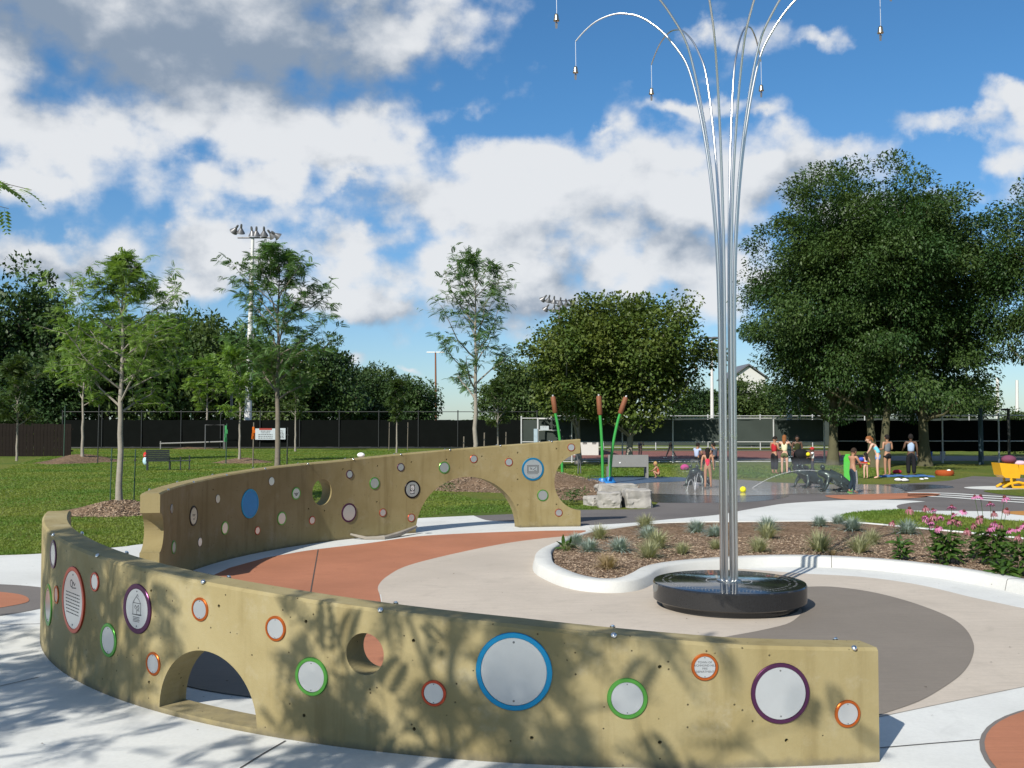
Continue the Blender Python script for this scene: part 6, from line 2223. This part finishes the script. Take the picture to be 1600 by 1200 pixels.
# fine spray drifting over the pad
mm = bpy.data.materials.new('spray_mist')
mm.use_nodes = True
T = NT(mm.node_tree)
T.n('ShaderNodeOutputMaterial', ins={'Volume': T.n('ShaderNodeVolumePrincipled', ins={'Color': (.95, .97, 1, 1), 'Density': .06, 'Anisotropy': .3})})
mx0, mx1 = gpt(1060, 765), gpt(1310, 765)
o = MB().box(((mx0.x + mx1.x) / 2, 31.6, .5), (mx1.x - mx0.x, 4.2, .9)).build('mist', mm)
o['kind'] = 'stuff'


# ------------------------------------------------------------------ planting bed
def tuft_mesh(name, mat, n, L, spread, seed, droop=.25, w=.006):
    g = random.Random(seed)
    mb = MB()
    for i in range(n):
        a = g.uniform(0, 2 * PI)
        t = abs(g.gauss(0, spread))
        l = L * g.uniform(.6, 1.15)
        b = Vector((math.cos(a), math.sin(a), 0)) * g.uniform(0, .05)
        d = Vector((math.cos(a) * math.sin(t), math.sin(a) * math.sin(t), math.cos(t)))
        m = b + d * l * .55
        e = b + d * l + Vector((math.cos(a), math.sin(a), 0)) * l * .12 - Vector((0, 0, l * droop * t))
        s = Vector((-math.sin(a), math.cos(a), 0)) * w
        o = len(mb.v)
        mb.v += [tuple(b - s), tuple(b + s), tuple(m + s * .8), tuple(m - s * .8), tuple(e)]
        mb.f += [(o, o + 1, o + 2, o + 3), (o + 3, o + 2, o + 4)]
    me = bpy.data.meshes.new(name)
    me.from_pydata(mb.v, [], mb.f)
    me.materials.append(mat)
    return me


TB = tuft_mesh('blades', M['tuft_blue'], 480, .25, .7, 1, w=.0045)
TG = tuft_mesh('blades', M['tuft_green'], 330, .30, .58, 2, w=.0042)
TT = tuft_mesh('blades', M['tuft_tan'], 320, .26, .65, 3, w=.0042)
ZB = 0.075
TUFTS = [(TB, 968, 862, 1.0, 'blue-green grass tuft with a wide spiky dome in the left of the bed'), (TB, 921, 862, .9, 'blue-grey grass tuft left of the widest one'), (TB, 899, 852, .9, 'blue grass tuft nearest the left tip of the bed'), (TT, 949, 889, .95, 'dry tan grass tuft nearest the kerb'),
         (TG, 885, 861, .45, 'small green tuft at the left tip of the kerb'), (TG, 936, 842, .9, 'grey-green grass tuft at the back left of the bed'), (TG, 1008, 826, 1.0, 'tall olive tuft at the far kerb edge'), (TB, 1012, 841, .95, 'blue tuft in front of the tall olive one'),
         (TG, 1026, 857, 1.1, 'large pale green tuft left of the steel poles'), (TG, 1014, 872, .95, 'bright olive tuft at the kerb bend'), (TG, 1066, 866, .7, 'thin sparse tuft by the inner kerb'), (TB, 1088, 831, 1.0, 'blue tuft at the far edge left of the poles'), (TB, 1117, 838, .9, 'blue tuft half hidden by the steel poles'),
         (TG, 1118, 858, .6, 'low olive tuft beside the steel poles'), (TB, 1199, 828, 1.1, 'large blue-grey tuft right of the poles by the white path'), (TG, 1199, 842, 1.0, 'green tuft directly before the large blue-grey one'), (TG, 1186, 863, .9, 'loose olive tuft by the inner kerb right of the poles'), (TB, 1281, 822, .9, 'blue-grey tuft at the far edge, mid bed'),
         (TG, 1281, 862, 1.2, 'tall fine green tuft casting a long shadow at mid bed'), (TB, 1310, 818, .8, 'dark blue tuft at the tip of the lawn island'), (TB, 1332, 829, 1.1, 'pale grey tuft by the white far kerb'), (TG, 1343, 864, 1.0, 'loose yellow-green tuft right of mid bed'),
         (TG, 1361, 851, .9, 'pale tuft behind the loose yellow-green one'), (TB, 1418, 834, 1.1, 'wide blue tuft behind the coneflowers'), (TT, 1300, 868, .4, 'tiny dry tuft at mid bed')]
for ms, x, y, s, lab in TUFTS:
    p = px(x, y, ZB)
    o = thing('grass_tuft', lab, 'ornamental grass', p, rng.uniform(0, 6), 'ornamental grass tufts in the bed')
    s *= 1.25
    o.scale = (s * 1.1, s * 1.1, s * .82)
    link('blades', ms, None, o)


# ---- coneflowers
def leaf_blade(L, W, droop):
    vs, fs = [], []
    n = 5
    for i in range(n + 1):
        t = i / n
        w = W * math.sin(PI * min(1, t * .92 + .06)) ** .8 * .5
        x, z = L * t, -droop * L * t * t
        vs += [(x, -w, z + .18 * w), (x, 0, z), (x, w, z + .18 * w)]
    for i in range(n):
        a = 3 * i
        fs += [(a, a + 3, a + 4, a + 1), (a + 1, a + 4, a + 5, a + 2)]
    return vs, fs


def petals_mesh(mat, seed, droop):
    g = random.Random(seed)
    mb = MB()
    n = 14
    for k in range(n):
        a = 2 * PI * k / n + g.uniform(-.1, .1)
        L = .052 * g.uniform(.85, 1.1)
        w = .0085
        dr = droop * g.uniform(.7, 1.3)
        d, s = Vector((math.cos(a), math.sin(a), 0)), Vector((-math.sin(a), math.cos(a), 0))
        p0 = d * .014
        p1 = d * (.014 + L * .55) + Vector((0, 0, -dr * .3 * L))
        p2 = d * (.014 + L * (1 - .25 * dr)) + Vector((0, 0, -dr * L))
        mb.add([p0 - s * w * .6, p0 + s * w * .6, p1 + s * w, p1 - s * w, p2 + s * w * .7, p2 - s * w * .7], [(0, 1, 2, 3), (3, 2, 4, 5)])
    me = bpy.data.meshes.new('petals')
    me.from_pydata(mb.v, [], mb.f)
    me.materials.append(mat)
    return me


PET = [petals_mesh(M['petal'], 1, .5), petals_mesh(M['petal'], 2, .9), petals_mesh(M['petal_dry'], 3, 1.1)]
cb_m = MB().ball((0, 0, .008), (.021, .021, .022), 12, 7)
CONE = bpy.data.meshes.new('cone')
CONE.from_pydata(cb_m.v, [], cb_m.f)
CONE.materials.append(M['cone'])
smooth_mesh(CONE, 60)
LB = leaf_blade(1.0, .36, .45)


def coneflower(label, x, y, flowers, nleaf, hleaf, spread, seed):
    g = random.Random(seed)
    ng = np.random.default_rng(seed)
    b = px(x, y, ZB)
    o = thing('coneflower_plant', label, 'flowering plant', b, 0, 'coneflowers in the bed')
    st = MB()
    pos, dirs, sc = [], [], []
    for k in range(nleaf):
        a = g.uniform(0, 2 * PI)
        h = hleaf * g.random() ** .8
        r = spread * g.uniform(.1, 1) * (1 - .4 * h / hleaf)
        pos.append((math.cos(a) * r, math.sin(a) * r, h + .02))
        dirs.append((math.cos(a) * .9 + g.gauss(0, .4), math.sin(a) * .9 + g.gauss(0, .4), g.uniform(-.1, .8)))
        sc.append(g.uniform(.09, .19))
    for fx, fy, kind in flowers:
        dy = g.uniform(-.12, .12)
        p = pY(fx, fy, b.y + dy)
        t = Vector((p.x - b.x, dy, p.z - b.z))
        s0 = Vector((t.x * .25 + g.uniform(-.04, .04), t.y * .25, 0))
        mid = s0.lerp(t, .5) + Vector((g.uniform(-.02, .02), g.uniform(-.02, .02), .03))
        st.tube([s0, mid, t - Vector((0, 0, .01))], [.005, .004, .0035], 5)
        for k in range(5):
            u = g.uniform(.1, .8)
            q = (s0.lerp(mid, u * 2) if u < .5 else mid.lerp(t, u * 2 - 1))
            a = g.uniform(0, 2 * PI)
            pos.append(tuple(q)); dirs.append((math.cos(a), math.sin(a), .3)); sc.append(g.uniform(.06, .12))
        f = bpy.data.objects.new('flower', CONE)
        COL.objects.link(f)
        f.parent = o
        f.location = t
        f.rotation_euler = (g.gauss(-.15, .25), g.gauss(0, .25), g.uniform(0, 6))
        s = g.uniform(1.0, 1.25)
        f.scale = (s, s, s)
        link('petals', PET[kind], None, f)
    # scattered stem leaves
    me = scatter_mesh('foliage', *LB, np.array(pos), rot_from(np.array(dirs), .4, ng), np.array(sc))
    me.materials.append(M['plant'])
    link('foliage', me, None, o)
    if st.v:
        st.build('stems', M['plant'], o)
    return o


coneflower('small coneflower plant with one faded bloom, left of the others', 1408, 876, [(1408, 845, 2), (1395, 816, 2)], 60, .26, .10, 1)
coneflower('bushy coneflower plant with many pink blooms, left of the two big ones', 1480, 882,
           [(1458, 797, 0), (1421, 795, 2), (1446, 793, 2), (1487, 792, 0), (1506, 799, 0), (1490, 804, 0), (1447, 808, 1), (1460, 806, 2), (1470, 807, 1), (1453, 815, 0), (1454, 819, 1), (1483, 814, 1), (1496, 815, 2), (1465, 824, 1), (1488, 812, 2), (1511, 828, 2)], 150, .42, .19, 2)
coneflower('tallest coneflower plant with blooms high above the asphalt', 1553, 884,
           [(1523, 776, 0), (1532, 775.5, 0), (1570, 777.5, 1), (1547, 787, 0), (1573, 796, 2), (1553, 801, 2), (1554, 817, 1), (1563, 820, 2), (1561, 830, 1), (1545, 828, 2), (1548, 824, 1)], 190, .5, .22, 3)
coneflower('coneflower plant cut by the right edge, pale blooms', 1594, 900, [(1578, 828, 0), (1590, 826, 0), (1592, 838, 2), (1600, 820, 1)], 140, .42, .2, 4)
coneflower('low leafy coneflower without blooms at the bed corner', 1571, 905, [], 60, .16, .14, 5)
coneflower('dark shabby coneflower behind the tallest plant', 1526, 872, [(1528, 812, 2), (1521, 820, 2), (1534, 808, 2)], 60, .3, .12, 6)
coneflower('tiny seedling in the far left of the bed', 884, 860, [], 26, .08, .06, 7)

# ---- loose wood chips on the mulch
chips, cm = [], None
g = random.Random(77)
tv = [(-.5, -.5, 0), (.5, -.5, .08), (.5, .5, 0), (-.5, .5, .1), (-.5, -.5, .35), (.5, -.5, .4), (.5, .5, .36), (-.5, .5, .42)]
tf = [(4, 5, 6, 7), (0, 1, 5, 4), (1, 2, 6, 5), (2, 3, 7, 6), (3, 0, 4, 7)]
pos = []
while len(pos) < 15000:
    x, y = g.uniform(.3, 8.5), g.uniform(12.5, 18.5)
    if inside(x, y, BED) and (y < 16.5 or g.random() < .6):
        pos.append((x, y, ZB + g.uniform(-.004, .012)))
n = len(pos)
yaw = nrg.uniform(0, 6.28, n)
dirs = np.stack([np.cos(yaw), np.sin(yaw), nrg.normal(0, .25, n)], 1)
scl = np.stack([nrg.uniform(.018, .065, n), nrg.uniform(.008, .02, n), nrg.uniform(.01, .02, n)], 1)
chipm, T = newmat('wood_chip')
co = T.n('ShaderNodeNewGeometry').outputs['Position']
vo = T.n('ShaderNodeTexVoronoi', ins={'Vector': co, 'Scale': 18.0})
f_ = T.n('ShaderNodeSeparateColor', ins={0: vo.outputs[1]}).outputs[0]
bsdf(T, Base_Color=T.mix(T.math('POWER', f_, 1.6), (.10, .062, .038), (.46, .35, .25)), Roughness=.95)
me = scatter_mesh('wood_chips', tv, tf, np.array(pos), rot_from(dirs, .3, nrg), scl)
me.materials.append(chipm)
o = link('wood_chips', me)
o['kind'] = 'stuff'

# ---- grass blades
gt = [(-.012, 0, 0), (.012, 0, 0), (.004, .012, 1.0)]
gt = gt + [(0 - .016, .02, 0), (.004, .026, 0), (-.02, .05, .8), (.01, -.02, 0), (.03, -.026, 0), (.045, -.04, .85)]
gf = [(0, 1, 2), (3, 4, 5), (6, 7, 8)]


def grass(name, region, n, hmin, hmax, wide, dens, z=0.0, holes=()):
    g = random.Random(n)
    P = []
    x0, x1 = min(p[0] for p in region), max(p[0] for p in region)
    y0, y1 = min(p[1] for p in region), max(p[1] for p in region)
    tries = 0
    while len(P) < n and tries < n * 40:
        tries += 1
        u = g.random()
        y = y0 + (y1 - y0) * (u ** dens)
        x = g.uniform(x0, x1)
        if abs(x) > y * .56 + 2:
            continue
        if inside(x, y, region) and not any((x - hx) ** 2 + (y - hy) ** 2 < hr * hr for hx, hy, hr in holes):
            P.append((x, y, z))
    n = len(P)
    ng = np.random.default_rng(5)
    yw = ng.uniform(0, 6.28, n)
    rot = np.zeros((n, 3, 3))
    rot[:, 0, 0] = np.cos(yw); rot[:, 0, 1] = -np.sin(yw); rot[:, 1, 0] = np.sin(yw); rot[:, 1, 1] = np.cos(yw); rot[:, 2, 2] = 1
    rot[:, 0, 2] = ng.normal(0, .35, n); rot[:, 1, 2] = ng.normal(0, .35, n)
    Y = np.array([p[1] for p in P])
    k = Y / 20.0 * wide
    h = ng.uniform(hmin, hmax, n)
    me = scatter_mesh(name, gt, gf, np.array(P), rot, np.stack([k, k, h], 1))
    me.materials.append(M['grassblade'])
    o = link(name, me)
    o['kind'] = 'stuff'


lawn_left = [(-8.6, 16.35), (-7.75, 16.6), (-6.83, 17.45), (-6.52, 17.95), (-4.7, 20.4), (-2.14, 22.6), (-1.6, 23.6), (2.2, 25.0), (2.6, 26.0), (-.8, 27.6), (-3.5, 34), (-6, 60), (-8, 76), (-34, 76), (-13, 16.35)]
grass('grass_blades', lawn_left, 95000, .02, .045, 1.0, 2.3, 0.0, [(-9.5, 24.1, 1.35)])
grass('grass_blades', island, 9000, .025, .06, .8, 1.0, .016)
grass('grass_blades', [(1.3, 36), (4.2, 39), (12, 38), (16, 40), (17, 49), (2, 50)], 20000, .03, .07, 1.0, 1.4)

# ---- fallen leaves and twigs on the paving
lv = []
g = random.Random(123)
for k in range(70):
    x, y = g.uniform(30, 1590), g.uniform(870, 1195)
    p = px(x, y)
    r1 = (Vector((p.x, p.y)) - Vector(WC)).length
    if abs(r1 - WR + .1) < .35 or inside(p.x, p.y, BED) or (p.xy - disc_c.xy).length < 1:
        continue
    lv.append((p.x, p.y, .021))
n = len(lv)
yaw = nrg.uniform(0, 6.28, n)
me = scatter_mesh('fallen_leaves', *quadleaf(1, .5, .1), np.array(lv), rot_from(np.stack([np.cos(yaw), np.sin(yaw), yaw * 0], 1), .2, nrg), nrg.uniform(.015, .04, n))
me.materials.append(cloth('dead_leaf', (.09, .06, .03)))
o = link('fallen_leaves', me)
o['kind'] = 'stuff'

# weeds on the mulch banks
def weed(label, x, y, n, h, sp, seed, dz=.0):
    g = random.Random(seed)
    ng = np.random.default_rng(seed)
    b = px(x, y)
    b.z = dz
    o = thing('weed', label, 'weed', b, 0, 'weeds on the mulch banks')
    pos, dirs, sc = [], [], []
    for k in range(n):
        a = g.uniform(0, 2 * PI)
        r = sp * math.sqrt(g.random())
        pos.append((math.cos(a) * r, math.sin(a) * r, h * g.random() + .01))
        dirs.append((g.gauss(0, 1), g.gauss(0, 1), g.uniform(0, .9)))
        sc.append(g.uniform(.06, .14))
    me = scatter_mesh('foliage', *LB, np.array(pos), rot_from(np.array(dirs), .4, ng), np.array(sc))
    me.materials.append(M['leaf_mid'])
    link('foliage', me, None, o)


weed('leafy green weed clump inside the bitten end of the far wall', 885, 789, 130, .38, .3, 1)
weed('lower weed clump left of the small limestone piece', 905, 783, 80, .22, .3, 2, .1)
weed('weed clump at the top of the bank seen through the arch', 738, 748, 60, .2, .35, 3, .5)
weed('sparse weed low on the bank seen through the arch', 697, 772, 70, .25, .4, 4, .1)
weed('green weed beside the low white rail', 285, 697, 90, 1.0, .7, 5)
ch2 = []
g = random.Random(8)
for cx, cy, rx, ry, hh, nn in ((0.3, 33.5, 4.0, 3.0, .62, 2600), (1.9, 29.8, 1.8, 2.0, .2, 900), (-9.5, 24.1, 1.35, 1.4, .28, 1500)):
    for k in range(nn):
        a, t = g.uniform(0, 2 * PI), math.sqrt(g.random())
        ch2.append((cx + rx * t * math.cos(a), cy + ry * t * math.sin(a), hh * (math.cos(PI * t) * .5 + .5) + .01))
n = len(ch2)
yaw = nrg.uniform(0, 6.28, n)
me = scatter_mesh('wood_chips', tv, tf, np.array(ch2), rot_from(np.stack([np.cos(yaw), np.sin(yaw), nrg.normal(0, .25, n)], 1), .3, nrg), np.stack([nrg.uniform(.04, .11, n), nrg.uniform(.014, .035, n), nrg.uniform(.015, .03, n)], 1))
me.materials.append(chipm)
o = link('wood_chips', me)
o['kind'] = 'stuff'
bpy.context.view_layer.update()
